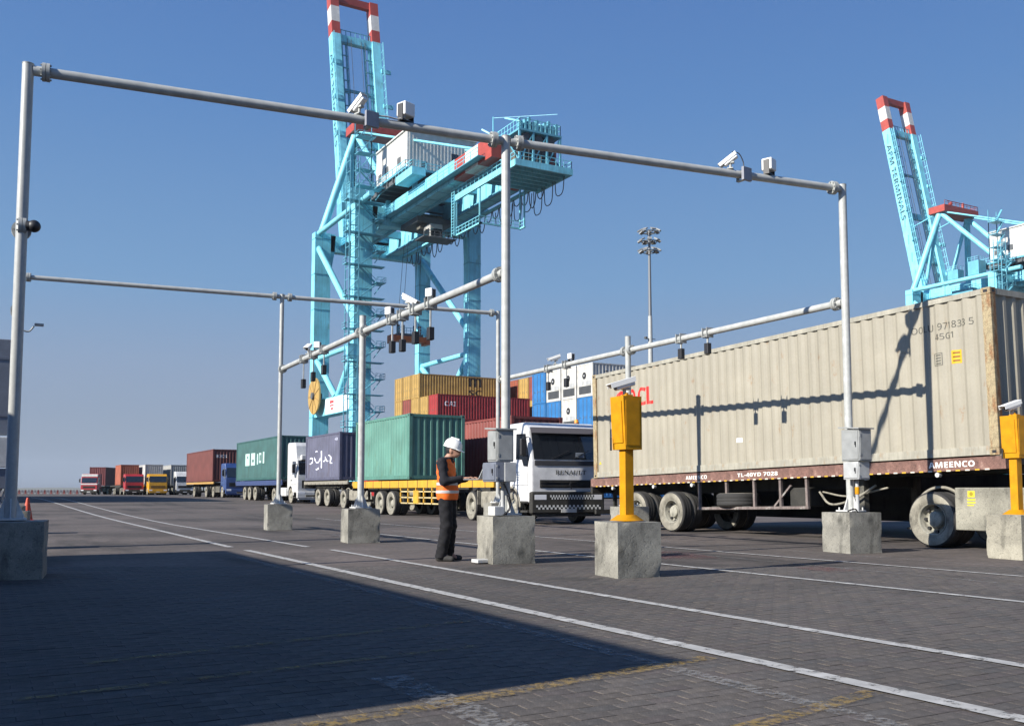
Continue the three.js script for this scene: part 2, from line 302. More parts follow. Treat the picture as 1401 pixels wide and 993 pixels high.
function post([c, a], top, thin) {
  const y0 = BLK + 0.012, b = new B(), r = thin ? 0.055 : 0.066;
  b.rod(W(c, a, y0), W(c, a, top), r, 24);
  const m = b.m('post', M.pole, gantry);
  const p = new B(); p.box(c, y0 + 0.012, -a, 0.34, 0.024, 0.34, 0.004);
  for (let k = 0; k < 4; k++) { const an = k * Math.PI / 2, dx = Math.cos(an), dz = Math.sin(an); p.add(new THREE.ExtrudeGeometry(new THREE.Shape([new THREE.Vector2(r - 0.004, 0), new THREE.Vector2(0.155, 0), new THREE.Vector2(r - 0.004, 0.24)]), { depth: 0.012, bevelEnabled: false }), new THREE.Matrix4().makeTranslation(c, y0 + 0.024, -a).multiply(new THREE.Matrix4().makeRotationY(-an)).multiply(new THREE.Matrix4().makeTranslation(0, 0, -0.006))); p.rod(W(c + (dx - dz) * 0.13, a + (dz + dx) * 0.13, y0), W(c + (dx - dz) * 0.13, a + (dz + dx) * 0.13, y0 + 0.07), 0.013, 6); }
  p.m('base_plate', M.baseWhite, m);
  const cap = new B(); cap.rod(W(c, a, top), W(c, a, top + 0.008), r + 0.004, 20); cap.m('cap', M.flange, m);
  return m;
}
for (const row of [RA, RB, RC]) { post(row[0], TOP + 0.07); post(row[1], LOW + 0.32); post(row[2], TOP + 0.06, true); }
function beam(p, q, h, r, ends = [0.2, 0.2]) {
  const P = W(...p, h), Q = W(...q, h), d = Q.clone().sub(P).normalize(), b = new B();
  b.rod(P.clone().addScaledVector(d, 0.06), Q.clone().addScaledVector(d, -0.06), r, 24);
  const m = b.m('beam', M.pole, gantry);
  if (ends[0]) { const f = new B(); ring(f, P.clone().addScaledVector(d, ends[0]), d, r + 0.05); f.m('flange', M.flange, m); }
  if (ends[1]) { const f = new B(); ring(f, Q.clone().addScaledVector(d, -ends[1]), d, r + 0.05); f.m('flange', M.flange, m); }
  return m;
}
beam(RA[0], RB[0], TOP, 0.062); beam(RB[0], RC[0], TOP, 0.062); beam(RA[2], RB[2], TOP, 0.058); beam(RB[2], RC[2], TOP, 0.058);
for (const row of [RA, RB, RC]) { beam(row[0], row[1], LOW, 0.062, [0.2, 0.13]); beam(row[1], row[2], LOW, 0.062, [0.13, 0.2]); }
{ const b = new B(); ring(b, W(RA[0][0], RA[0][1], LOW), V(1, 0, 0), 0.11); b.m('flange', M.flange, gantry); }

// ---------- concrete blocks ----------
function blockGeo(s, h, seed, wob = 0.0022) {
  const g = new THREE.BoxGeometry(s, h, s, 12, 12, 12), p = g.attributes.position, n = noise(seed);
  for (let i = 0; i < p.count; i++) {
    const x = p.getX(i), y = p.getY(i), z = p.getZ(i), e = [Math.abs(x) > s / 2 - 1e-4, Math.abs(y) > h / 2 - 1e-4, Math.abs(z) > s / 2 - 1e-4].filter(Boolean).length;
    const k = n.fbm(x / s * 0.5 + z / s * 0.31 + 0.5, y / h * 0.5 + z / s * 0.23 + 0.5, 6, 6, 3) - 0.5, chip = e > 1 ? -Math.max(0, n.fbm(x + z + 0.7, y - z + 0.7, 9, 9, 2) - 0.58) * 0.06 : 0;
    const f = 1 + (k * wob * 2 + chip) / (s / 2); p.setXYZ(i, x * f, y > -h / 2 + 1e-3 ? y * (1 + (k * wob + chip * 0.6) / (h / 2)) : y, z * f);
  }
  g.computeVertexNormals(); g.translate(0, h / 2, 0); const f = finish([g]), uv = f.attributes.uv; for (let i = 0; i < uv.count; i++) uv.setXY(i, uv.getX(i) + seed * 0.37, uv.getY(i) + seed * 0.613); return f;
}
function block(label, c, a, s = 0.62, h = BLK, seed = 5, m = M.concrete, group) {
  const o = new THREE.Mesh(blockGeo(s, h, seed), m); o.name = numbered('concrete_block'); o.position.set(c, ground(a), -a); o.rotation.y = -0.12; o.userData = { label, category: 'concrete block' }; if (group) o.userData.group = group; scene.add(o); return o;
}
block('concrete footing block in the shade under the tall end post', RA[0][0], RA[0][1], 0.78, BLK, 3, M.concrete);
block('concrete footing block under the grey display board post', RA[1][0], RA[1][1], 0.62, BLK, 4, M.concrete);
block('concrete footing block by the lone traffic cone', RA[2][0], RA[2][1], 0.62, BLK, 6, M.concrete);
block('concrete footing block beside the worker under the cabinet post', RB[0][0], RB[0][1], 0.64, BLK, 7, M.concrete);
block('concrete footing block left of the worker under a mid post', RB[1][0], RB[1][1], 0.64, BLK, 8, M.concrete);
block('concrete footing block in front of the white high roof truck', RB[2][0], RB[2][1], 0.64, BLK, 9, M.concrete);
block('concrete footing block before the beige container tractor wheel', RC[0][0], RC[0][1], 0.66, BLK, 10, M.concrete);
block('concrete footing block hidden behind the yellow post', RC[1][0], RC[1][1], 0.64, BLK, 12, M.concrete);
block('concrete footing block behind the cabinet post near the silver truck', RC[2][0], RC[2][1], 0.64, BLK, 13, M.concrete);
block('chipped concrete block carrying the yellow post with camera', 6.87, 9.42, 0.58, BLK - 0.012, 14, M.concrete);
block('pale rounded concrete block under the yellow post by the fuel tank', 13.75, 8.92, 0.62, BLK, 15, mat([0.5, 0.48, 0.43], { map: 'concrete', r: 0.8, rough: 0.9, bump: 'concreteBump', bs: 0.004, br: 1 }));
{ const b = new B(); b.box(6.32, 0.035, -12.05, 0.34, 0.05, 0.2, 0.01); single('white_slab', 'small white flat slab lying beside the worker', 'slab', b, M.baseWhite); }

// ---------- cabinets on the posts ----------
function cabinet(label, c, a, y, w, h, d, m, lid = true) {
  const t = T('control_cabinet', label, 'cabinet', [c, y, -a]); t.rotation.y = -0.1;
  new B().box(0, h / 2, 0, w, h, d, 0.008).m('body', m, t);
  if (lid) new B().add(new THREE.BoxGeometry(w + 0.07, 0.022, d + 0.07), new THREE.Matrix4().makeRotationX(0.07).setPosition(0, h + 0.022, 0.0)).m('rain_lid', M.cabinet, t);
  const dr = new B().box(-w / 2 - 0.006, h / 2, 0, 0.012, h - 0.05, d - 0.04, 0.003).m('door', m, t);
  new B().box(-w / 2 - 0.022, h * 0.55, d * 0.34, 0.02, 0.06, 0.022, 0.004).box(-w / 2 - 0.014, h * 0.55 - 0.05, d * 0.34, 0.006, 0.02, 0.02).m('lock', M.black, dr);
  const dr2 = new B().bx(-w / 2 + 0.02, w / 2 - 0.02, 0.025, h - 0.025, d / 2, d / 2 + 0.008).m('front_panel', m, t);
  for (const k of [0.15, 0.75]) new B().bx(-w / 2 + 0.01, -w / 2 + 0.03, h * k, h * (k + 0.1), d / 2 + 0.003, d / 2 + 0.014).m('hinge', M.cabinet, dr2);
  return t;
}
cabinet('light grey control cabinet with rain lid on the post beside the worker', 6.42, 11.78, 1.42, 0.25, 0.44, 0.34, M.cabinet);
{ const t = cabinet('blue grey box under the lidded cabinet beside the worker', 6.4, 11.8, 1.14, 0.29, 0.27, 0.48, M.cabinetBlue, false); new B().bx(-0.02, 0.148, 0.004, 0.266, 0.25, 0.272, 0.004).m('cover', M.cabinetLight, t); }
cabinet('grey control cabinet with flat lid on the post before the beige container', 12.62, 10.94, 1.5, 0.26, 0.52, 0.4, M.cabinet);
cabinet('pale box under the flat lidded cabinet by the beige container', 12.63, 10.96, 1.2, 0.24, 0.292, 0.34, M.cabinetLight, false);
{ const t = T('conduit_pipe', 'thin pipe and white trunking below the cabinets beside the worker', 'pipe', [6.5, BLK, -11.86]); new B().rod(V(0, 0.012, 0), V(0, 0.478, 0), 0.03, 12).m('pipe', M.cabinetLight, t); new B().box(-0.09, 0.075, -0.03, 0.16, 0.13, 0.2, 0.01).m('white_box', M.baseWhite, t); new B().path([V(0.03, 0.02, 0.03), V(0.09, 0.16, 0.06), V(0.05, 0.34, 0.05), V(0.0, 0.46, 0.03)], 0.012).path([V(-0.04, 0.02, 0.08), V(0.05, 0.09, 0.1), V(0.03, 0.3, 0.06)], 0.01).m('cable', M.black, t); }
{ const t = T('conduit_pipe', 'thin pipe with yellow tag below the cabinet by the beige container', 'pipe', [12.66, BLK, -10.98]); new B().rod(V(0, 0.012, 0), V(0, 0.536, 0), 0.03, 12).m('pipe', M.cabinetLight, t); new B().rod(V(0, 0.3, 0), V(0, 0.42, 0), 0.038, 12).m('yellow_tag', M.yellowBox, t); new B().path([V(-0.03, 0.01, 0.02), V(-0.12, 0.06, 0.05), V(-0.3, 0.03, 0.06)], 0.012).m('cable', M.black, t); }
{
  const t = T('display_board', 'grey back of a display board fixed to the shaded mid post', 'board', [RA[1][0], 0, -RA[1][1]]);
  new B().bx(-1.25, 0.1, 1.98, 3.66, 0.075, 0.19, 0.015).m('housing', mat([0.2, 0.22, 0.26], { map: 'mottle', r: 0.7, rough: 0.5 }), t);
  for (const y of [2.3, 3.3]) new B().bx(-1.1, -0.03, y, y + 0.04, 0.19, 0.2).m('rib', M.cabinetBlue, t);
  new B().bx(-0.9, -0.01, 1.42, 1.94, 0.07, 0.3, 0.01).m('white_box', M.baseWhite, t);
  new B().bx(-0.9, -0.02, 1.05, 1.4, 0.07, 0.27, 0.01).m('lower_box', M.cabinetBlue, t);
  new B().path([V(-0.08, 1.05, 0.15), V(-0.12, 0.85, 0.16), V(-0.04, 0.72, 0.13)], 0.02).path([V(-0.14, 1.05, 0.16), V(-0.2, 0.9, 0.2), V(-0.1, 0.7, 0.2)], 0.02).m('cable', M.cabinetLight, t);
}

// ---------- cameras, lamps and readers on the gantry ----------
function bulletCam(label, pos, ry, tilt, scale = 1, group) {
  const t = T('surveillance_camera', label, 'camera', pos, group); t.rotation.y = ry; t.scale.setScalar(scale);
  const k = new THREE.Group(); k.name = 'camera_head'; k.position.set(0, 0.17, 0); k.rotation.x = tilt; t.add(k);
  new B().box(0, 0, 0, 0.1, 0.09, 0.26, 0.02).m('housing', M.camWhite, k);
  new B().box(0, 0.056, 0.03, 0.125, 0.012, 0.36, 0.004).bx(-0.0625, -0.056, 0.0, 0.056, -0.14, 0.2).bx(0.056, 0.0625, 0.0, 0.056, -0.14, 0.2).m('sun_hood', M.camWhite, k);
  new B().rod(V(0, 0, 0.131), V(0, 0, 0.138), 0.036, 16).m('lens', M.glass, k);
  new B().rod(V(0, 0, 0), V(0, 0.12, 0), 0.022, 10).box(0, 0.012, 0, 0.12, 0.02, 0.1, 0.003).box(0, 0.12, -0.02, 0.07, 0.03, 0.09, 0.004).m('bracket', M.flange, t);
  return t;
}
function plateBox(label, pos, ry, group) {
  const t = T('junction_box', label, 'junction box', pos, group); t.rotation.y = ry;
  new B().box(0, 0, 0.095, 0.2, 0.22, 0.05, 0.006).m('box_body', mat([0.3, 0.31, 0.35], { map: 'mottle', r: 2, rough: 0.5 }), t);
  new B().bx(-0.03, 0.03, 0.068, 0.088, -0.09, 0.07).bx(-0.03, 0.03, -0.088, -0.068, -0.09, 0.07).bx(-0.03, 0.03, -0.088, 0.088, -0.1, -0.078).m('clamp', M.flange, t);
  return t;
}
function flashLamp(label, pos, ry, group) {
  const t = T('flash_lamp', label, 'lamp', pos, group); t.rotation.y = ry;
  new B().box(0, 0.17, 0, 0.2, 0.2, 0.18, 0.02).m('housing', M.camWhite, t);
  new B().bx(-0.085, 0.085, 0.085, 0.255, -0.1, -0.088).m('lamp_glass', M.glass, t);
  new B().bx(0.102, 0.112, 0.02, 0.24, -0.05, 0.05).bx(-0.112, -0.102, 0.02, 0.24, -0.05, 0.05).bx(-0.112, 0.112, 0.0, 0.02, -0.05, 0.05).m('yoke', M.black, t);
  return t;
}
function reader(label, pos, drop, group) {
  const t = T('tag_reader', label, 'reader', pos, group);
  new B().bx(-0.09, 0.09, -0.1, 0.1, -0.075, -0.06).bx(-0.09, 0.09, -0.1, 0.1, 0.06, 0.075).bx(-0.075, 0.075, -0.085, -0.07, -0.062, 0.062).m('clamp', M.flange, t);
  new B().bx(-0.012, 0.012, -drop, -0.083, -0.015, 0.015).m('hanger', M.pole, t);
  new B().box(0, -drop - 0.1, 0, 0.1, 0.22, 0.12, 0.012).m('body', M.black, t);
  return t;
}
const onTop = (c, a, h, r = 0.062) => [c, h + r, -a];
const bd = Math.atan2(0.75, 6.27);
bulletCam('white tilted camera on the long beam left of the worker', onTop(4.47, 12.31, TOP), -2.75, 0.6, 0.95);
plateBox('grey square junction box on the long beam left of the worker', [4.6, TOP - 0.01, -12.29], bd);
flashLamp('white flash lamp on the long beam left of the worker', onTop(5.13, 12.23, TOP), bd + 0.25);
bulletCam('white tilted camera on the beam above the beige container', onTop(10.52, 11.51, TOP), -2.45, 0.6, 0.95);
plateBox('grey square junction box on the beam above the beige container', [10.74, TOP - 0.01, -11.48], bd);
flashLamp('white flash lamp on the beam above the beige container', onTop(11.27, 11.41, TOP), bd + 0.25);
{ const b = new B(); b.path([V(4.72, TOP + 0.07, -12.22), V(4.85, TOP + 0.075, -12.2), V(5.0, TOP + 0.07, -12.19), V(5.1, TOP + 0.12, -12.16)], 0.012); single('cable', 'pale cable running along the beam to the flash lamp', 'cable', b, M.cabinetLight); }
{ const b = new B(); b.path([V(10.5, TOP + 0.33, -11.44), V(10.62, TOP + 0.32, -11.42), V(10.69, TOP + 0.2, -11.4), V(10.7, TOP + 0.1, -11.39)], 0.009); single('cable', 'thin dark cable looping from the camera above the beige container', 'cable', b, M.black); }
for (const [k, c, a, d] of [[0, 6.69, 16.5, 0.42], [1, 6.685, 16.0, 0.46], [2, 6.68, 15.4, 0.4], [3, 6.675, 14.75, 0.42]]) reader(['black reader on the middle beam nearest the mid post', 'black reader on the middle beam second from the mid post', 'black reader on the middle beam third from the mid post', 'black reader on the middle beam nearest the tall cabinet post'][k], [c, LOW, -a], d, 'readers on the near middle beam');
for (const [c, a, d, w] of [[6.866, 22.6, 0.5, 'nearest the thin end post'], [6.835, 21.75, 0.42, 'between two others'], [6.8, 20.85, 0.36, 'nearest the mid post']]) reader('black reader on the far middle beam ' + w, [c, LOW, -a], d, 'readers on the far middle beam');
for (const [c, a, w] of [[12.855, 15.66, 'farther from'], [12.834, 14.8, 'nearer to']]) reader('black reader over the beige container roof, ' + w + ' the flat lidded cabinet post', [c, LOW, -a], 0.22, 'readers by the beige container');
for (const [c, a, w] of [[13.011, 21.27, 'before the blue container'], [12.98, 20.34, 'before a white reefer']]) reader('black reader hanging from the side beam ' + w, [c, LOW, -a], 0.36, 'readers before the reefer stack');
for (const [c, a] of [[0.62, 21], [0.6, 20.3]]) reader('black reader on the beam behind the tall end post', [c, LOW, -a], 0.36, 'readers behind the end post');
flashLamp('white lamp on the near end of the middle beam cluster', onTop(6.672, 14.75, LOW), -1.1).scale.setScalar(0.72);
flashLamp('white lamp on the far end of the middle beam cluster', onTop(6.692, 16.65, LOW), -1.1).scale.setScalar(0.72);
bulletCam('white camera clamped between the middle beam lamps', onTop(6.68, 15.7, LOW), 0.6, 0.5);
bulletCam('white camera on the far middle beam near the crane leg', onTop(6.85, 22.2, LOW), -0.6, 0.4);
flashLamp('white lamp on the far middle beam near the crane leg', onTop(6.82, 21.4, LOW), -0.6).scale.setScalar(0.72);
bulletCam('white camera on the side beam before the blue containers', onTop(13.0, 20.9, LOW), -1.9, 0.35);
flashLamp('white lamp on the side beam before the blue containers', onTop(12.97, 20.1, LOW), -1.4).scale.setScalar(0.72);
flashLamp('white lamp on the beam behind the tall end post', onTop(0.62, 20.7, LOW), -1.1).scale.setScalar(0.72);
{ const b = new B(); b.path([W(0.6, 18.9, 3.86), W(0.74, 18.9, 3.84), W(0.82, 18.9, 3.94)], 0.016).box(0.9, 3.97, -18.9, 0.15, 0.05, 0.06, 0.01); single('side_camera', 'small camera on a curved arm behind the tall end post', 'camera', b, M.flange); }
{ const b = new B(); b.add(new THREE.SphereGeometry(0.075, 16, 12), new THREE.Matrix4().makeTranslation(0.51, LOW, -12.72)).rod(V(0.43, LOW, -12.74), V(0.5, LOW, -12.72), 0.06, 12); single('dome_camera', 'dark dome camera on the side of the tall end post', 'camera', b, M.black); }

// ---------- yellow posts ----------
function yellowPost(label, c, a, camLabel, block0) {
  const t = T('yellow_post', label, 'post', [c, block0, -a]);
  new B().box(0, 0.44, 0, 0.125, 0.84, 0.125, 0.006).m('column', M.yellowBox, t);
  const f = new B(); f.add(new THREE.CylinderGeometry(0.11, 0.21, 0.07, 4, 1).rotateY(Math.PI / 4), new THREE.Matrix4().makeTranslation(0, 0.035, 0)); f.m('foot', M.yellowBox, t);
  const h = new B(); { const g = new THREE.BoxGeometry(0.27, 0.64, 0.27, 1, 1, 1), p = g.attributes.position; for (let i = 0; i < p.count; i++) if (p.getY(i) < 0) { if (p.getX(i) < 0) p.setX(i, p.getX(i) + 0.03); } g.computeVertexNormals(); g.translate(0, 1.17, 0); h.add(g); } const hd = h.m('head_box', M.yellowBox, t);
  new B().add(new THREE.BoxGeometry(0.012, 0.5, 0.2), new THREE.Matrix4().makeRotationZ(0.047).setPosition(-0.127, 1.18, 0)).m('door', M.yellowBox, hd);
  new B().box(-0.155, 0.92, -0.1, 0.02, 0.16, 0.02, 0.005).m('handle', M.black, hd);
  new B().bx(-0.1, 0.1, 0.9, 1.44, 0.135, 0.141).m('front_panel', M.yellowBox, hd);
  new B().rod(V(0, 1.49, 0), V(0, 1.54, 0), 0.035, 10).box(0, 1.5, 0.02, 0.1, 0.03, 0.12, 0.004).m('camera_bracket', M.yellowBox, t);
  const cam = bulletCam(camLabel, [c - 0.02, block0 + 1.47, -a], -1.75, 0.3, 1.0);
  return t;
}
yellowPost('yellow post with tall head box on the chipped concrete block', 6.85, 9.4, 'white camera on top of the yellow post by the chipped block', BLK);
yellowPost('yellow post standing on the pale block by the fuel tank', 13.77, 8.94, 'white camera on top of the yellow post by the fuel tank', BLK);

// ---------- traffic cones ----------
const coneProto = (() => {
  const t = new THREE.Group();
  new B().add(new THREE.CylinderGeometry(0.035, 0.165, 0.7, 20), new THREE.Matrix4().makeTranslation(0, 0.385, 0)).m('cone', M.orangeCone, t);
  new B().box(0, 0.018, 0, 0.4, 0.035, 0.4, 0.01).m('base', M.orangeCone, t);
  return t;
})();
function cone(label, c, a, group, sc = 1) { const t = coneProto.clone(); t.name = numbered('traffic_cone'); t.position.set(c, ground(a), -a); t.scale.setScalar(sc); t.userData = { label, category: 'traffic cone', ...(group ? { group } : {}) }; scene.add(t); return t; }
cone('orange traffic cone standing alone beyond the shaded block', 1.57, 35.9, null, 1.05);
for (const a of [17.6, 18.5, 19.7, 20.6]) cone('orange traffic cone in the row left of the gantry', -0.75, a, 'cones left of the gantry', 1.1);
for (let k = 0; k < 22; k++) {
  const t = T('road_barrier', 'small red and white barrier in the distant row', 'barrier', [6.6 + k * 0.5, ground(150), -(196 - k * 0.4)], 'distant barrier row');
  new B().prism([[-0.2, 0], [0.2, 0], [0.08, 0.25], [0.06, 0.72], [-0.06, 0.72], [-0.08, 0.25]], -0.14, 0.14).m('body', k % 2 ? mat([0.22, 0.06, 0.05], { rough: 0.8 }) : M.cabinet, t);
}

// ---------- containers ----------
let PITCH = 0.278, DEEP = 0.036;
function wave(s) { const f = ((s / PITCH) % 1 + 1) % 1; return f < 0.26 ? 0 : f < 0.5 ? (f - 0.26) / 0.24 : f < 0.76 ? 1 : 1 - (f - 0.76) / 0.24; }
function breaks(s0, s1, pitch = PITCH) { const o = [s0]; for (let k = Math.floor(s0 / pitch); k * pitch < s1; k++) for (const f of [0, 0.26, 0.5, 0.76]) { const s = (k + f) * pitch; if (s > s0 + 1e-5 && s < s1 - 1e-5) o.push(s); } o.push(s1); return o; }
function sheet(s0, s1, y0, y1, place, unit) {        // corrugated sheet; place(s, depth, y) -> point; unit: uv 0..1, else metres
  const br = breaks(s0, s1), pos = [], uv = [];
  for (let i = 0; i + 1 < br.length; i++) {
    const a = br[i], b = br[i + 1], p = [place(a, wave(a), y0), place(b, wave(b), y0), place(b, wave(b), y1), place(a, wave(a), y1)], q = unit ? [[(a - s0) / (s1 - s0), 0], [(b - s0) / (s1 - s0), 0], [(b - s0) / (s1 - s0), 1], [(a - s0) / (s1 - s0), 1]] : [[a, y0], [b, y0], [b, y1], [a, y1]];
    for (const k of [0, 1, 2, 0, 2, 3]) { pos.push(...p[k]); uv.push(...q[k]); }
  }
  const g = new THREE.BufferGeometry(); g.setAttribute('position', new THREE.Float32BufferAttribute(pos, 3)); g.setAttribute('uv', new THREE.Float32BufferAttribute(uv, 2)); g.computeVertexNormals(); return g;
}
const cwid = 2.438, cGeo = {};
function contGeo(L, H) {
  const key = L + '_' + H + '_' + PITCH; if (cGeo[key]) return cGeo[key];
  const hw = cwid / 2, hl = L / 2, y0 = 0.15, y1 = H - 0.1, o = {};
  o.left = sheet(-hl + 0.16, hl - 0.16, y0, y1, (s, d, y) => [-hw + 0.012 + d * DEEP, y, s]);
  o.right = sheet(-hl + 0.16, hl - 0.16, y0, y1, (s, d, y) => [hw - 0.012 - d * DEEP, y, -s]);
  o.end = sheet(-hw + 0.13, hw - 0.13, y0, y1, (s, d, y) => [s, y, hl - 0.02 - d * DEEP * 1.25]);
  const roof = new B().bx(-hw + 0.05, hw - 0.05, H - 0.05, H - 0.022, -hl + 0.1, hl - 0.1); const n = Math.round(L / 0.3); for (let i = 0; i < n; i++) { const z = -hl + 0.3 + i * (L - 0.6) / (n - 1); roof.bx(-hw + 0.14, hw - 0.14, H - 0.022, H - 0.006, z - 0.05, z + 0.05); } o.roof = roof.geo();
  o.floor = new B().bx(-hw + 0.06, hw - 0.06, 0.1, 0.14, -hl + 0.1, hl - 0.1).geo();
  o.posts = []; for (const sx of [-1, 1]) for (const sz of [-1, 1]) o.posts.push(new B().bx(sx * hw, sx * (hw - 0.15), 0.12, H - 0.12, sz * hl, sz * (hl - 0.17), 0.012).geo());
  o.rails = []; for (const sx of [-1, 1]) { o.rails.push(new B().bx(sx * (hw - 0.002), sx * (hw - 0.07), 0.01, 0.16, -hl + 0.17, hl - 0.17).geo(), new B().bx(sx * (hw - 0.002), sx * (hw - 0.07), H - 0.105, H - 0.012, -hl + 0.17, hl - 0.17).geo()); } for (const sz of [-1, 1]) o.rails.push(new B().bx(-hw + 0.15, hw - 0.15, 0.01, 0.16, sz * (hl - 0.004), sz * (hl - 0.1)).geo(), new B().bx(-hw + 0.15, hw - 0.15, H - 0.12, H - 0.014, sz * (hl - 0.004), sz * (hl - 0.1)).geo());
  const cast = new B(); for (const sx of [-1, 1]) for (const sz of [-1, 1]) for (const yy of [0.059, H - 0.059]) cast.box(sx * (hw - 0.081), yy, sz * (hl - 0.089), 0.166, 0.118, 0.18, 0.008); o.cast = cast.geo();
  o.casts = []; o.holes = []; for (const sx of [-1, 1]) for (const sz of [-1, 1]) for (const yy of [0.059, H - 0.059]) { o.casts.push(new B().box(sx * (hw - 0.081), yy, sz * (hl - 0.089), 0.166, 0.118, 0.18, 0.008).geo()); o.holes.push(new B().box(sx * (hw + 0.001), yy, sz * (hl - 0.089), 0.006, 0.05, 0.08).box(sx * (hw - 0.081), yy, sz * (hl + 0.0), 0.07, 0.05, 0.006).geo()); }
  o.door = new B().bx(-hw + 0.14, -0.008, y0, y1, -hl + 0.02, -hl + 0.07).geo();
  const lb = new B(); for (const x of [-0.95, -0.3]) { lb.rod(V(x, 0.12, -hl + 0.005), V(x, H - 0.1, -hl + 0.005), 0.017, 8); for (const yy of [0.3, 1.0, 1.25, H - 0.35]) lb.box(x, yy, -hl + 0.012, 0.1, 0.06, 0.03); lb.box(x + 0.12, 1.12, -hl - 0.004, 0.26, 0.03, 0.02); } o.bars = lb.geo();
  return cGeo[key] = o;
}
const cMat = {};
function contMat(col, key) { return cMat[key ?? col.join()] ??= { panel: paint(col, 0.28, 0.6), frame: paint(col.map(v => v * 0.92), 0.5, 0.6) }; }
const reeferMat = { panel: mat([0.66, 0.65, 0.61], { map: 'streak', r: 0.2, rough: 0.5 }), frame: mat([0.66, 0.65, 0.6], { map: 'streak', r: 0.4, rough: 0.5 }) };
function container(o) {
  const H = o.h ?? 2.59, g = contGeo(o.len ?? 12.192, H), m = o.mats ?? contMat(o.col), hl = (o.len ?? 12.192) / 2, hw = cwid / 2;
  const t = T(o.name ?? 'shipping_container', o.label, 'container', o.pos, o.group); t.rotation.y = o.ry ?? 0; t.rotation.x = o.rx ?? 0;
  mesh('side_panel', g.left, m.panel, t); mesh('side_panel', g.right, m.panel, t); mesh('end_panel', g.end, m.panel, t); mesh('roof_panel', g.roof, m.frame, t); mesh('floor', g.floor, M.chassis, t);
  for (const p of g.posts) mesh('corner_post', p, m.post ?? m.frame, t); for (const r of g.rails) mesh('rail', r, m.rail ?? m.frame, t);
  if (o.near) g.casts.forEach((k, i) => mesh('casting_hole', g.holes[i], M.black, mesh('corner_casting', k, m.post ?? m.frame, t))); else mesh('corner_castings', g.cast, m.post ?? m.frame, t);
  if (o.reefer) {
    new B().bx(-hw + 0.14, hw - 0.14, 0.15, H - 0.1, -hl + 0.02, -hl + 0.09).m('machinery_panel', m.frame, t);
    new B().bx(-0.95, 0.95, 0.25, 0.95, -hl + 0.012, -hl + 0.022, 0.004).m('condenser_opening', mat([0.06, 0.065, 0.07], { map: 'mottle', r: 1 }), t);
    const fan = new B(); fan.rod(V(0.1, 1.85, -hl + 0.022), V(0.1, 1.85, -hl + 0.0), 0.3, 20); fan.m('condenser_fan', M.black, t);
    new B().bx(-0.9, -0.15, 1.02, 1.36, -hl - 0.005, -hl + 0.022, 0.01).bx(0.2, 0.5, 1.05, 1.36, -hl - 0.004, -hl + 0.022, 0.01).m('control_box', M.cabinetLight, t);
    new B().rod(V(0.1, 1.85, -hl + 0.0), V(0.1, 1.85, -hl - 0.02), 0.09, 18).m('vent_port', M.cabinetLight, t);
  } else {
    for (const s of [1, -1]) { const d = mesh('door', g.door, m.panel, t); const b = mesh('locking_bars', g.bars, m.bar ?? M.steelDirty, d); if (s < 0) { d.scale.x = -1; } }
  }
  return t;
}
const sidePrint = (t, name, m, s0, s1, y0, y1) => mesh(name, sheet(s0, s1, y0, y1, (s, d, y) => [-cwid / 2 + 0.009 + d * DEEP, y, s], true), m, t);
const endPrint = (t, name, m, s0, s1, y0, y1, hl) => mesh(name, sheet(s0, s1, y0, y1, (s, d, y) => [s, y, hl - 0.017 - d * DEEP * 1.25], true), m, t);
const C = { yellow: [0.52, 0.33, 0.09], red: [0.42, 0.035, 0.035], brown: [0.3, 0.075, 0.055], blue: [0.03, 0.2, 0.5], green: [0.115, 0.29, 0.23], teal: [0.045, 0.14, 0.135], navy: [0.12, 0.125, 0.19], maroon: [0.17, 0.035, 0.04], grey: [0.42, 0.42, 0.4], orange: [0.38, 0.1, 0.05], beige: [0.37, 0.362, 0.315], brick: [0.27, 0.07, 0.057] };

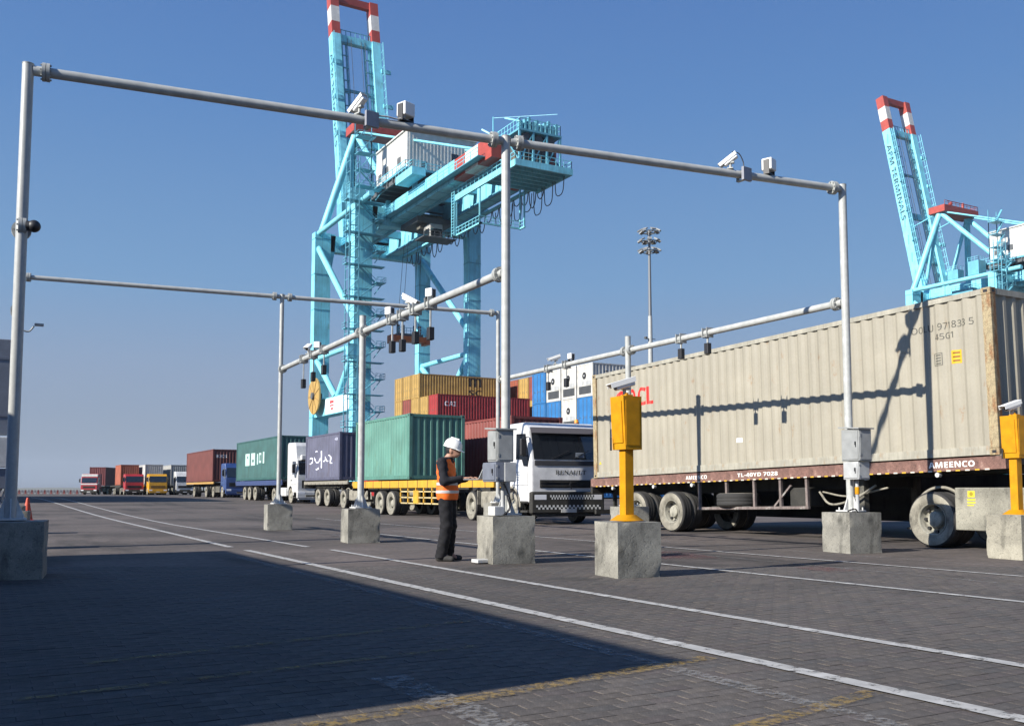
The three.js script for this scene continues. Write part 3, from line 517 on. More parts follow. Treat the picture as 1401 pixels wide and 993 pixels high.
// ---------- wheels ----------
const lathe = (pts, seg = 36) => { const g = new THREE.LatheGeometry(pts.map(([r, y]) => new THREE.Vector2(r, y)), seg); g.rotateZ(Math.PI / 2); return g; };   // lathe axis becomes -x
const wG = (() => {
  const tread = pts => { const b = new B(); b.add(lathe(pts)); return b; };
  const tp = o => [[0.462, -0.145 + o], [0.492, -0.12 + o], [0.5, -0.1 + o], [0.5, -0.045 + o], [0.489, -0.04 + o], [0.489, -0.03 + o], [0.5, -0.025 + o], [0.5, 0.025 + o], [0.489, 0.03 + o], [0.489, 0.04 + o], [0.5, 0.045 + o], [0.5, 0.1 + o], [0.492, 0.12 + o], [0.462, 0.145 + o]];
  const sw = (o, s) => [[0.462, 0.145 * s + o], [0.43, 0.152 * s + o], [0.4, 0.154 * s + o], [0.36, 0.148 * s + o], [0.3, 0.125 * s + o], [0.285, 0.1 * s + o]];
  const single1 = tread(tp(0)).geo(), dual1 = tread(tp(0)).add(lathe(tp(-0.33))).geo();
  const side1 = new B().add(lathe(sw(0, 1))).add(lathe(sw(0, -1))).geo(), side2 = new B().add(lathe(sw(0, 1))).add(lathe(sw(0, -1))).add(lathe(sw(-0.33, 1))).add(lathe(sw(-0.33, -1))).geo();
  const rear = new B().add(lathe([[0.29, 0.125], [0.275, 0.13], [0.265, 0.1], [0.25, -0.02], [0.2, -0.05], [0.15, -0.05], [0.145, 0.05], [0.12, 0.08], [0.0, 0.085]]));
  const front = new B().add(lathe([[0.29, 0.125], [0.275, 0.13], [0.262, 0.09], [0.24, 0.06], [0.2, 0.085], [0.16, 0.1], [0.14, 0.1], [0.13, 0.14], [0.1, 0.155], [0, 0.158]]));
  for (let k = 0; k < 10; k++) { const an = k * 0.6283, y = Math.cos(an), z = Math.sin(an); rear.rod(V(0.05, y * 0.175, z * 0.175), V(0.02, y * 0.175, z * 0.175), 0.014, 6); front.rod(V(-0.09, y * 0.18, z * 0.18), V(-0.115, y * 0.18, z * 0.18), 0.014, 6); }
  const hole = new B(); for (let k = 0; k < 8; k++) { const an = k * 0.785, y = Math.cos(an) * 0.222, z = Math.sin(an) * 0.222; hole.rod(V(-0.02, y, z), V(0.03, y, z), 0.03, 10); }
  const holeF = new B(); for (let k = 0; k < 8; k++) { const an = k * 0.785, y = Math.cos(an) * 0.222, z = Math.sin(an) * 0.222; holeF.rod(V(-0.05, y, z), V(-0.078, y, z), 0.027, 10); }
  return { single1, dual1, side1, side2, rear: rear.geo(), front: front.geo(), hole: hole.geo(), holeF: holeF.geo() };
})();
function wheel(parent, x, y, z, { dual = true, side = -1, clean = false, r = 0.5 } = {}) {   // x is the outer face's tyre centre
  const t = new THREE.Group(); t.name = 'wheel'; t.position.set(x, y, z); if (side > 0) t.rotation.y = Math.PI; t.scale.setScalar(r / 0.5); parent.add(t);
  mesh('tyre', dual ? wG.dual1 : wG.single1, M.rubber, t); mesh('sidewall', dual ? wG.side2 : wG.side1, clean ? M.rubber : M.dust, t);
  mesh('rim', dual ? wG.rear : wG.front, clean ? M.dustLight : M.dustLight, t); mesh('hand_hole', dual ? wG.hole : wG.holeF, M.black, t);
  return t;
}

// ---------- trucks (front towards +z; the sunlit side is -x) ----------
function tractor(o) {
  const t = T('truck_tractor', o.label, 'truck', [o.c, ground(o.a), -o.a], o.group), w = o.w ?? 2.46, hw = w / 2, Hc = o.H ?? 2.95, L = o.L ?? 1.95, body = o.mat, zf = -(o.front ?? 1.42), wb = o.wb ?? 3.6;
  const y0 = o.y0 ?? 1.72, y1 = o.y1 ?? 2.62, z1 = o.z1 ?? -0.2, low = 0.66;
  const arch = []; for (let k = 0; k <= 8; k++) { const an = Math.PI * (0.06 + 0.88 * k / 8); arch.push([zf + Math.cos(an) * 0.62, 0.52 + Math.sin(an) * 0.6]); }
  const prof = [[-0.03, low], [0, low + 0.1], [0, 1.3], [-0.02, y0], [z1, y1], [z1 - 0.12, y1 + 0.12], ...(Hc > y1 + 0.5 ? [[z1 - 0.3, Hc - 0.25], [z1 - 0.55, Hc - 0.03]] : [[z1 - 0.3, Hc]]), [-L + 0.15, Hc], [-L, Hc - 0.14], [-L, 0.8]];
  for (const q of arch.slice().reverse()) if (q[0] > -L + 0.03) prof.push(q);
  const cab = new B().prism(prof, -hw, hw, 0.08).m('cab', body, t);
  // windscreen, side windows, seams
  const ws = new B().bar(V(0, y0 + 0.06, -0.035 + 0.012), V(0, y1 - 0.03, z1 - 0.0 + 0.024), w - 0.24, 0.02).m('windscreen', M.glass, t);
  new B().bar(V(-0.5, y0 + 0.08, 0.002), V(0.1, y0 + 0.34, -0.045), 0.02, 0.015).bar(V(0.2, y0 + 0.08, 0.002), V(0.75, y0 + 0.34, -0.045), 0.02, 0.015).m('wiper', M.black, ws);
  for (const s of [-1, 1]) {
    const x = s * hw, d = new B();
    d.prism([[-0.12, y0 + 0.04], [z1 - 0.1, y1 - 0.08], [-1.02, y1 - 0.06], [-1.06, y0 + 0.08], [-0.62, y0 + 0.06], [-0.5, y0 - 0.14], [-0.2, y0 - 0.16]], x - (s > 0 ? 0.004 : 0.012), x + (s > 0 ? 0.012 : 0.004)).m('side_window', M.glass, t);
    new B().bx(x - 0.004, x + 0.004, 1.0, y1, -1.36, -1.345).bx(x - 0.004, x + 0.004, 1.0, y0, -0.235, -0.22).bx(x - 0.004, x + 0.004, 1.18, 1.19, -1.345, -0.235).m('door_seam', M.black, t);
    new B().bx(x - 0.02, x + 0.02, 1.42, 1.48, -1.28, -1.12, 0.006).m('door_handle', M.black, t);
    const mi = new B().box(s * (hw + 0.2), y0 + 0.42, -0.12, 0.2, 0.52, 0.12, 0.04).m('mirror', o.mirror ?? M.black, t);
    new B().rod(V(s * (hw - 0.02), y0 + 0.72, -0.2), V(s * (hw + 0.2), y0 + 0.7, -0.12), 0.02, 8).rod(V(s * (hw - 0.02), y0 + 0.16, -0.2), V(s * (hw + 0.2), y0 + 0.15, -0.12), 0.02, 8).m('mirror_arm', M.black, mi);
    new B().box(s * (hw - 0.28), o.lampY ?? 0.66, 0.062, 0.42, 0.17, 0.06, 0.02).m('headlight', M.lamp, t);
    new B().bx(s * hw, s * (hw - 0.3), 0.36, 0.42, -0.75, -0.25).bx(s * hw, s * (hw - 0.2), 0.66, 0.7, -0.78, -0.25).m('step', M.chassis, t);
    const fr = new THREE.TorusGeometry(0.6, 0.045, 6, 18, Math.PI); new B().add(fr, new THREE.Matrix4().makeRotationY(Math.PI / 2).setPosition(s * (hw - 0.03), 0.52, zf)).m('wheel_arch', o.archMat ?? body, t);
    wheel(t, s * (hw - 0.17), 0.5, zf, { dual: false, side: s });
    for (const k of (o.rear ?? [0])) wheel(t, s * (hw - 0.16), 0.5, zf - wb - k, { dual: true, side: s });
    for (const k of (o.rear ?? [0])) new B().add(new THREE.TorusGeometry(0.58, 0.03, 5, 14, 2.2), new THREE.Matrix4().makeRotationY(Math.PI / 2).multiply(new THREE.Matrix4().makeRotationZ(0.47)).setPosition(s * (hw - 0.3), 0.5, zf - wb - k)).bx(s * (hw - 0.02), s * (hw - 0.6), 0.55, 1.02, zf - wb - k + 0.56, zf - wb - k + 0.6).m('mudguard', M.dust, t);
    new B().box(s * (hw - 0.33), 0.72, zf - wb / 2 - 0.1, 0.62, 0.56, Math.max(0.5, wb - 1.95), 0.06).m('fuel_tank', o.tank ?? M.steelDirty, t);
  }
  const bh = o.bumpH ?? 0.42, bm = new B().box(0, 0.33 + bh / 2, -0.02, w + 0.02, bh, 0.22, 0.05).bx(-hw + 0.1, hw - 0.1, 0.24, 0.34, -0.16, 0.05, 0.02).m('bumper', o.bumper ?? M.chassis, t);
  new B().bx(-0.26, 0.26, 0.36, 0.47, 0.09, 0.102).m('number_plate', M.baseWhite, bm);
  const g0 = o.g0 ?? 0.96, gr = new B().bx(-hw + 0.3, hw - 0.3, g0, o.gtop ?? 1.3, -0.01, 0.012, 0.004).m('grille', M.black, t);
  const gh = (o.gtop ?? 1.3) - g0, gn = o.slats ?? 3; for (let k = 0; k < gn; k++) { const y = g0 + gh * (k + 0.5) / gn; new B().bx(-hw + 0.33, hw - 0.33, y - 0.012, y + 0.018, 0.012, 0.04).m('grille_slat', o.slat ?? M.chassis, gr); }
  if (o.visor) new B().add(new THREE.BoxGeometry(w - 0.1, 0.2, 0.02), new THREE.Matrix4().makeRotationX(-0.5).setPosition(0, y1 + 0.02, z1 + 0.13)).m('sun_visor', o.visor, t);
  const ch = new B(); for (const s of [-1, 1]) ch.bx(s * 0.38, s * 0.46, 0.68, 0.92, zf - wb - (o.rear?.[1] ?? 0) - 0.75, -0.3); for (let k = 0; k < 4; k++) { const z = -1.2 - k * (wb - 0.2) / 3; ch.bx(-0.38, 0.38, 0.72, 0.86, z - 0.06, z + 0.06); } ch.m('chassis', M.steelDirty, t);
  new B().box(0, 0.6, -0.9, 0.9, 0.5, 1.3).m('engine', M.chassis, t);
  new B().rod(V(0, 0.95, zf - wb + 0.1), V(0, 1.04, zf - wb + 0.1), 0.45, 20).m('fifth_wheel', M.chassis, t);
  new B().rod(V(-0.8, 0.95, -L - 0.18), V(-0.8, Hc - 0.5, -L - 0.18), 0.07, 10).path([V(-0.2, 1.6, -L - 0.05), V(-0.1, 1.25, -L - 0.4), V(0.05, 1.15, -L - 0.8)], 0.025).path([V(0.2, 1.6, -L - 0.05), V(0.18, 1.2, -L - 0.5), V(0.1, 1.15, -L - 0.9)], 0.025).m('air_hoses', M.chassis, t);
  const ax = new B(); for (const z of [zf, ...(o.rear ?? [0]).map(k => zf - wb - k)]) ax.rod(V(-hw + 0.3, 0.5, z), V(hw - 0.3, 0.5, z), 0.09, 10); ax.m('axle', M.chassis, t);
  return t;
}
function trailer(o) {   // o.front / o.back: a of the two ends; deck height at its top
  const t = T('semi_trailer', o.label, 'trailer', [o.c, ground((o.front + o.back) / 2), -(o.front + o.back) / 2], o.group), L = o.back - o.front, hl = L / 2, dk = o.deck ?? 1.38, m = o.mat, hw = 1.22, tilt = o.tilt ?? 0, zc = a => -(a - (o.front + o.back) / 2);
  t.rotation.x = -tilt; if (o.lift) t.position.y += o.lift;
  for (const s of [-1, 1]) {
    new B().bx(s * 0.36, s * 0.52, dk - 0.48, dk - 0.1, -hl + 0.05, hl - 3.2).bx(s * 0.36, s * 0.52, dk - 0.28, dk - 0.1, hl - 3.2, hl - 0.05).m('main_beam', o.beamMat ?? M.chassis, t);
    const rail = new B().bx(s * hw, s * (hw - 0.08), dk - (o.railH ?? 0.2), dk - 0.02, -hl, hl).m('side_rail', m, t);
    for (const a of o.wheels) wheel(t, s * (hw - 0.16), 0.5 - (o.lift ?? 0) - zc(a) * tilt, zc(a), { dual: true, side: s });
    for (let k = 0; k < o.wheels.length; k++) { const z = zc(o.wheels[k]); new B().bx(s * 0.5, s * 0.62, 0.5, dk - 0.4, z - 0.35, z - 0.25).bar(V(s * 0.56, 0.56, z - 0.45), V(s * 0.56, 0.56, z + 0.45), 0.09, 0.07).m('suspension', M.chassis, t); }
    const lz = zc(o.legs ?? (o.front + 2.7)); new B().bx(s * 0.72, s * 0.86, 0.2, dk - 0.28, lz - 0.07, lz + 0.07).bx(s * 0.64, s * 0.94, 0.16, 0.2, lz - 0.15, lz + 0.15).m('landing_leg', M.steelDirty, t);
    new B().bx(s * (hw - 0.03), s * (hw - 0.5), 0.42, 0.95, zc(o.wheels[o.wheels.length - 1]) - 0.66, zc(o.wheels[o.wheels.length - 1]) - 0.64).m('mudflap', M.rubber, t);
    new B().bx(s * (hw - 0.3), s * (hw - 0.05), dk - 0.36, dk - 0.24, -hl - 0.035, -hl + 0.01).m('tail_light', M.orangeCone, t);
  }
  const n = Math.round(L / 1.3); for (let k = 0; k <= n; k++) { const z = -hl + 0.12 + k * (L - 0.24) / n; new B().bx(-hw + 0.08, hw - 0.08, dk - 0.16, dk - 0.06, z - 0.06, z + 0.06).m('cross_member', o.beamMat ?? M.chassis, t); }
  new B().bx(-hw, hw, dk - 0.42, dk - 0.22, -hl - 0.01, -hl + 0.08).bx(-hw + 0.1, hw - 0.1, 0.5, 0.62, -hl + 0.02, -hl + 0.1).bx(-0.5, -0.4, 0.6, dk - 0.3, -hl + 0.03, -hl + 0.1).bx(0.4, 0.5, 0.6, dk - 0.3, -hl + 0.03, -hl + 0.1).m('rear_bumper', o.beamMat ?? M.chassis, t);
  const ax = new B(); for (const a of o.wheels) ax.rod(V(-hw + 0.3, 0.5 - zc(a) * tilt - (o.lift ?? 0), zc(a)), V(hw - 0.3, 0.5 - zc(a) * tilt - (o.lift ?? 0), zc(a)), 0.08, 10); ax.m('axle', M.chassis, t);
  for (const s of [-1, 1]) for (const z of [-hl + 0.1, hl - 0.1]) new B().box(s * (hw - 0.1), dk - 0.005, z, 0.16, 0.03, 0.16).m('twist_lock', M.steelDirty, t);
  return t;
}

// ---- beige container on the red oxide trailer ----
{
  const tilt = 0.0215, c = 16.33, mid = 16.18;
  const mats = { panel: mat([0.342, 0.316, 0.25], { map: 'faded', r: 0.25, rough: 0.62 }), frame: mat([0.38, 0.36, 0.3], { map: 'streak', r: 0.6, rough: 0.65 }), post: mat([0.44, 0.42, 0.36], { map: 'rust', r: 1.1, rough: 0.8 }), rail: mat([0.4, 0.38, 0.31], { map: 'streak', r: 0.9, rough: 0.7 }), bar: M.steelDirty };
  const k = container({ label: 'long beige container with red letters on the red brown trailer', name: 'shipping_container', h: 2.896, mats, pos: [c, 1.495, -mid], rx: -tilt, near: true });
  sidePrint(k, 'red_lettering', print(512, 200, x => { fit(x, 'OOCL', 254, 106, 480, 190, 'bold 220px sans-serif', '#cf1f18'); fit(x, 'OOCL', 260, 106, 480, 190, 'bold 220px sans-serif', '#cf1f18'); }), -5.05, -3.3, 1.78, 2.36);
  sidePrint(k, 'serial_lettering', print(1024, 256, x => { fit(x, 'OOLU  971833 5', 512, 66, 1000, 120, '120px sans-serif', '#3a3a34'); fit(x, '45G1', 560, 196, 330, 110, '110px sans-serif', '#3a3a34'); }), 4.45, 5.75, 2.1, 2.46);
  sidePrint(k, 'yellow_sticker', print(64, 96, x => { x.fillStyle = '#d79a12'; x.fillRect(0, 0, 64, 96); x.fillStyle = '#6b4a05'; for (let i = 0; i < 3; i++) x.fillRect(10, 14 + i * 28, 44, 12); }), 5.28, 5.46, 1.66, 1.9);
  sidePrint(k, 'grey_notice', print(64, 96, x => { x.strokeStyle = '#55544c'; x.lineWidth = 4; x.strokeRect(4, 4, 56, 88); x.fillStyle = '#55544c'; for (let i = 0; i < 4; i++) x.fillRect(12, 14 + i * 20, 40, 9); }), 4.9, 5.1, 1.66, 1.9);
  sidePrint(k, 'white_patch', print(64, 32, x => { x.fillStyle = '#e8e6dc'; x.fillRect(0, 0, 64, 32); }), -0.35, -0.15, 0.62, 0.72);
  sidePrint(k, 'yellow_patch', print(64, 64, x => { x.fillStyle = '#b6a62c'; x.beginPath(); x.moveTo(8, 52); x.lineTo(34, 8); x.lineTo(58, 44); x.closePath(); x.fill(); }), -5.85, -5.72, 0.33, 0.48);
  endPrint(k, 'serial_lettering', print(256, 512, x => { x.fillStyle = '#3a3a34'; x.font = '60px sans-serif'; x.textAlign = 'center'; [...'971833'].forEach((ch, i) => x.fillText(ch, 128, 70 + i * 74)); }), 0.2, 0.5, 1.6, 2.4, 6.096);
  const t = trailer({ label: 'red brown flatbed trailer under the long beige container', c, front: 9.95, back: 22.4, wheels: [18.9, 20.35], deck: 1.495, mat: M.oxideRail, railH: 0.24, tilt, legs: 13.3 });
  const yb = 1.495, refl = print(1024, 16, x => { for (let i = 0; i < 64; i++) { x.fillStyle = i % 2 ? '#cfc6b4' : '#c59a2c'; x.fillRect(i * 16 + 2, 3, 8, 10); } });
  decal('reflector_strip', refl, 12.0, 0.04, t, [-1.2235, yb - 0.235, 0], -Math.PI / 2);
  decal('white_lettering', print(512, 96, x => fit(x, 'AMEENCO', 256, 52, 500, 90, 'bold 92px sans-serif', '#e9e6e0')), 0.95, 0.15, t, [-1.2245, yb - 0.12, 5.2], -Math.PI / 2);
  decal('white_lettering', print(512, 96, x => fit(x, 'AMEENCO', 256, 52, 500, 90, 'bold 92px sans-serif', '#ddd9d2')), 0.8, 0.13, t, [-1.2245, yb - 0.12, -1.7], -Math.PI / 2);
  decal('white_lettering', print(768, 96, x => fit(x, 'TL-40YD 7028', 384, 52, 750, 90, 'bold 86px sans-serif', '#ddd9d2')), 1.3, 0.13, t, [-1.2245, yb - 0.12, 0.35], -Math.PI / 2);
  const gm = mat([0.3, 0.24, 0.22], { map: 'oxide', r: 1, rough: 0.8 }), zc = a => mid - a;
  for (const a of [17.85, 16.9, 16.0, 15.2, 14.45]) new B().bx(-1.18, -1.12, 0.62, yb - 0.22, zc(a) - 0.03, zc(a) + 0.03).m('guard_post', gm, t);
  new B().bx(-1.19, -1.13, 0.6, 0.66, zc(17.9), zc(14.4)).m('guard_rail', gm, t);
  new B().bar(V(-1.15, 0.66, zc(15.4)), V(-1.15, 1.1, zc(14.9)), 0.04).m('guard_brace', gm, t);
  const sp = new THREE.Group(); sp.name = 'spare_wheel'; sp.position.set(-0.85, 0.82, zc(16.85)); sp.rotation.z = Math.PI / 2; t.add(sp); mesh('tyre', wG.single1, M.rubber, sp); mesh('sidewall', wG.side1, M.dust, sp);
  new B().bx(-1.1, -0.6, 0.62, 0.68, zc(17.5), zc(16.2)).m('spare_carrier', M.chassis, t);
  new B().box(-0.85, 0.85, zc(14.75), 0.5, 0.4, 0.5, 0.03).m('tool_box', M.chassis, t);
  new B().path([V(-0.9, 1.05, zc(12.9)), V(-1.0, 0.78, zc(13.4)), V(-1.0, 0.7, zc(14.0)), V(-0.95, 0.95, zc(14.3))], 0.025).path([V(-0.8, 1.0, zc(12.7)), V(-0.9, 0.85, zc(13.6)), V(-0.85, 0.95, zc(14.3))], 0.02).m('air_hose', M.dust, t);
  for (const a of [11.3, 12.9, 18.1, 19.6, 21.4]) new B().rod(V(-1.2, yb - 0.3, zc(a)), V(-1.12, yb - 0.3, zc(a)), 0.045, 10).bx(-1.18, -1.14, yb - 0.3, yb - 0.2, zc(a) - 0.02, zc(a) + 0.02).m('side_marker', M.baseWhite, t);
  const tr = tractor({ label: 'dusty grey tractor pulling the beige container trailer', c: 16.28, a: 6.5, mat: M.white, wb: 3.5, rear: [0], tank: mat([0.42, 0.41, 0.37], { map: 'streak', r: 0.8, rough: 0.7 }), H: 3.1 });
  const z = -4.15; new B().box(-0.93, 0.7, z + 0.5, 0.6, 0.74, 1.55, 0.02).m('side_box', mat([0.42, 0.41, 0.37], { map: 'concrete', r: 0.6, rough: 0.75 }), tr);
  decal('yellow_notice', print(128, 192, x => { x.fillStyle = '#c9b62e'; x.fillRect(20, 10, 88, 70); x.fillRect(14, 96, 100, 20); x.fillRect(14, 130, 100, 18); x.fillRect(14, 162, 80, 14); x.fillStyle = '#8d7c1c'; x.beginPath(); x.arc(64, 44, 24, 0, 7); x.fill(); }), 0.2, 0.3, tr, [-1.2325, 0.88, z + 0.05], -Math.PI / 2);
}
// ---- silver and white day cab tractor, yellow trailer, green container ----
{
  const c = 15.85;
  const silver = mat([0.78, 0.78, 0.78], { map: 'mottle', r: 0.8, rough: 0.35, clearcoat: 0.6, clearcoatRoughness: 0.2 });
  const t = tractor({ label: 'white day cab truck with chequered bumper and dark windscreen', c, a: 24.6, mat: silver, wb: 3.45, H: 3.1, L: 1.95, y0: 1.9, y1: 2.82, z1: -0.26, g0: 1.1, gtop: 1.34, slats: 2, bumpH: 0.66, lampY: 0.82, visor: mat([0.1, 0.09, 0.09], { rough: 0.4 }), tank: M.dust, archMat: M.dust });
  t.rotation.y = -0.09; t.position.x = 15.72;
  const chk = print(1024, 64, x => { x.fillStyle = '#17181a'; x.fillRect(0, 0, 1024, 64); x.fillStyle = '#c9cac6'; for (let i = 0; i < 32; i++) for (let j = 0; j < 2; j++) if ((i + j) % 2 === 0) x.fillRect(i * 32, j * 32, 32, 32); });
  decal('chequered_strip', chk, 1.5, 0.13, t, [0.12, 0.82, 0.0925]); decal('chequered_strip', chk, 2.2, 0.13, t, [0, 0.52, 0.0925]);
  new B().bx(-1.1, 1.1, 1.78, 1.92, -0.02, 0.012, 0.006).m('dark_band', mat([0.05, 0.05, 0.055], { rough: 0.4 }), t);
  decal('front_lettering', print(512, 96, x => { fit(x, 'RENAULT', 256, 50, 490, 90, 'bold 84px serif', '#2b2d30'); }), 1.1, 0.2, t, [0.12, 1.57, 0.006]);
  const dia = new THREE.Shape([new THREE.Vector2(0, -0.11), new THREE.Vector2(0.075, 0), new THREE.Vector2(0, 0.11), new THREE.Vector2(-0.075, 0)]); dia.holes.push(new THREE.Path([new THREE.Vector2(0, -0.055), new THREE.Vector2(-0.036, 0), new THREE.Vector2(0, 0.055), new THREE.Vector2(0.036, 0)]));
  new B().add(new THREE.ExtrudeGeometry(dia, { depth: 0.02, bevelEnabled: false }), new THREE.Matrix4().makeTranslation(0.1, 1.18, 0.045)).m('diamond_badge', M.black, t);
  new B().rod(V(0.72, 3.1, -0.75), V(0.72, 3.14, -0.75), 0.09, 14).m('beacon_base', M.black, t);
  new B().rod(V(0.72, 3.14, -0.75), V(0.72, 3.25, -0.75), 0.075, 14, 0.06).m('beacon', mat([0.85, 0.28, 0.02], { rough: 0.25, clearcoat: 1 }), t);
  decal('screen_card', print(128, 64, x => { x.fillStyle = '#8f979f'; x.fillRect(0, 0, 128, 64); x.fillStyle = '#474d55'; for (let i = 0; i < 3; i++) x.fillRect(10, 10 + i * 18, 104, 9); }), 0.3, 0.15, t, [0.45, 2.1, -0.03]);
  decal('door_print', print(128, 128, x => { x.fillStyle = '#8a94a0'; for (let i = 0; i < 4; i++) x.fillRect(10, 20 + i * 24, 90 - i * 12, 8); }), 0.4, 0.4, t, [-1.2385, 1.45, -0.85], -Math.PI / 2);
  const yel = mat([0.7, 0.38, 0.035], { map: 'streak', r: 0.6, rough: 0.6 });
  const tl = trailer({ label: 'yellow skeletal trailer carrying the green container behind the worker', c: 16.0, front: 27.6, back: 41.0, wheels: [36.5, 37.75], deck: 1.42, mat: yel, railH: 0.3, beamMat: M.chassis, legs: 31.4, lift: 0 });
  const z0 = 34.3; const bar = (a, b, y, y2) => new B().bx(-1.2, -1.14, y, y2, z0 - a, z0 - b);
  for (const a of [31.0, 31.75, 32.5, 33.25, 34.0, 34.75, 35.5]) bar(a + 0.04, a - 0.04, 0.5, 1.12).m('guard_post', yel, tl);
  for (const y of [0.5, 0.72, 0.95]) bar(35.54, 30.96, y, y + 0.05).m('guard_rail', mat([0.62, 0.5, 0.25], { map: 'streak', r: 0.6, rough: 0.7 }), tl);
  new B().bx(-1.21, -1.13, 0.52, 1.02, z0 - 34.2, z0 - 33.7).m('tool_box', yel, tl);
  for (let k = 0; k < 14; k++) new B().bx(-1.224, -1.2, 1.1, 1.4, z0 - 28.2 - k * 0.93 - 0.02, z0 - 28.2 - k * 0.93 + 0.02).m('stake_pocket', M.chassis, tl);
  const k = container({ label: 'green short container on the yellow trailer behind the worker', len: 6.058, col: C.green, near: true, pos: [15.95 + 0.08, 1.44 + ground(37.5), -37.7] });
  sidePrint(k, 'white_lettering', print(128, 1024, x => { x.save(); x.translate(64, 512); x.rotate(-Math.PI / 2); fit(x, 'EVERGREEN', 0, 4, 980, 100, 'bold 118px sans-serif', '#dfe5da'); x.restore(); }), -2.35, -2.05, 0.5, 2.3);
}
// ---- red container waiting in the next lane ----
{
  trailer({ label: 'dark trailer under the red container in the next lane', c: 19.85, front: 33.2, back: 45.6, wheels: [42, 43.3], deck: 1.38, mat: M.chassis });
  container({ label: 'red brown container in the next lane behind the white day cab', col: C.brick, h: 2.59, pos: [19.85, 1.4 + ground(39), -39.4] });
}
{  // trailer and container added to block light and view under the beige trailer
  trailer({ label: 'added dark trailer in the lane behind the beige container', c: 20.2, front: 8.6, back: 21.0, wheels: [9.4, 10.6], deck: 1.38, mat: M.chassis, legs: 11.6, railH: 0.5 });
  container({ label: 'added maroon container hidden in the lane behind the beige container', col: C.maroon, h: 2.59, pos: [20.2, 1.4, -14.8] });
  const b = new B(); for (let k = 0; k < 2; k++) b.bx(20.2 - 1.1 - k * 0.06, 20.2 - 1.06 - k * 0.06, 0.3 + k * 0.25, 1.0, -20.9, -8.8); single('shade_filler', 'added dark skirt of the trailer behind the beige container', 'filler', b, M.chassis);  // added boards that fill the gap under the beige trailer with dark
}
// ---- red tractor with navy container ----
{
  const red = mat([0.45, 0.03, 0.03], { map: 'mottle', r: 0.8, rough: 0.35, clearcoat: 0.5 });
  tractor({ label: 'red tractor in front of the navy container', c: 18.2, a: 43.55, mat: red, wb: 3.55, H: 3.0, mirror: red, tank: M.dust, archMat: M.dust });
  trailer({ label: 'short grey trailer under the navy container', c: 18.25, front: 48.0, back: 55.6, wheels: [51.4, 53.0], deck: 1.42, mat: M.dust, beamMat: M.steelDirty, legs: 49.9 });
  const k = container({ label: 'navy blue short container with white script', len: 6.058, col: C.navy, pos: [18.25, 1.45 + ground(52), -52.35] });
  sidePrint(k, 'white_script', print(512, 320, x => { x.strokeStyle = '#d8dbe8'; x.lineCap = 'round'; x.lineWidth = 14; const cv = p => { x.beginPath(); x.moveTo(p[0], p[1]); for (let i = 2; i < p.length; i += 4) x.quadraticCurveTo(p[i], p[i + 1], p[i + 2], p[i + 3]); x.stroke(); }; cv([30, 150, 80, 110, 90, 170, 80, 220, 30, 210]); cv([130, 130, 150, 210, 200, 200, 240, 200, 250, 120]); cv([270, 60, 275, 160, 272, 270]); cv([310, 190, 350, 200, 350, 130, 360, 200, 400, 190]); cv([420, 120, 470, 130, 450, 190, 440, 230, 480, 220]); cv([150, 60, 175, 40, 190, 66]); cv([170, 290, 200, 300, 220, 260]); }), -2.55, 2.0, 0.5, 1.9);
  sidePrint(k, 'serial_lettering', print(256, 128, x => { fit(x, '4 6 8', 128, 40, 200, 60, '64px sans-serif', '#c9cddf'); }), 2.0, 2.7, 1.95, 2.35);
}
// ---- white high roof tractor with teal container ----
{
  const t = tractor({ label: 'white high roof truck in front of the teal container', c: 18.65, a: 58.3, mat: M.white, wb: 3.9, H: 3.85, L: 2.2, y0: 1.75, y1: 2.7, z1: -0.22, gtop: 1.45, slats: 4, bumper: M.white, tank: M.white });
  new B().box(0, 2.86, -0.1, 2.0, 0.34, 0.3, 0.08).m('roof_sign', M.baseWhite, t);
  trailer({ label: 'dark blue trailer under the teal container', c: 18.65, front: 61.8, back: 74.4, wheels: [68.6, 70.2, 71.6], deck: 1.42, mat: mat([0.05, 0.08, 0.2], { map: 'streak', r: 0.6, rough: 0.6 }), railH: 0.35 });
  const k = container({ label: 'teal long container with pale block letters behind the white high roof truck', col: C.teal, h: 2.896, pos: [18.65, 1.44 + ground(68), -68.2] });
  sidePrint(k, 'pale_lettering', print(512, 256, x => { x.fillStyle = '#a9c6bf'; x.fillRect(20, 30, 110, 190); x.fillRect(160, 30, 110, 190); x.clearRect(60, 70, 30, 40); x.clearRect(200, 130, 30, 40); x.fillRect(310, 50, 26, 160); x.fillRect(360, 40, 60, 150); x.clearRect(376, 70, 26, 90); x.fillRect(450, 30, 30, 170); }), -3.6, 2.2, 0.9, 2.1);
}
// ---- blue tractor with red container ----
{
  const bl = mat([0.03, 0.07, 0.22], { map: 'mottle', r: 0.8, rough: 0.4, clearcoat: 0.4 });
  const t = tractor({ label: 'dark blue truck in front of the rust red container', c: 20.2, a: 84.6, mat: bl, H: 3.0, wb: 3.6, bumper: bl, archMat: bl });
  decal('front_lettering', print(256, 64, x => fit(x, 'MAN', 128, 34, 200, 56, 'bold 56px sans-serif', '#c9ced6')), 0.5, 0.12, t, [0.2, 1.45, 0.008]);
  trailer({ label: 'yellow edged trailer under the rust red container', c: 19.85, front: 87.9, back: 100.4, wheels: [91, 96.5], deck: 1.42, mat: mat([0.55, 0.33, 0.1], { map: 'streak', r: 0.6 }) });
  const k = container({ label: 'rust red long container behind the dark blue truck', col: [0.17, 0.047, 0.04], h: 2.896, pos: [19.8, 1.44 + ground(94), -94.2] });
  endPrint(k, 'white_lettering', print(256, 96, x => fit(x, 'KKS', 128, 50, 230, 80, 'bold 84px sans-serif', '#d6cfca')), -1.0, 0.1, 2.05, 2.5, 6.096);
}
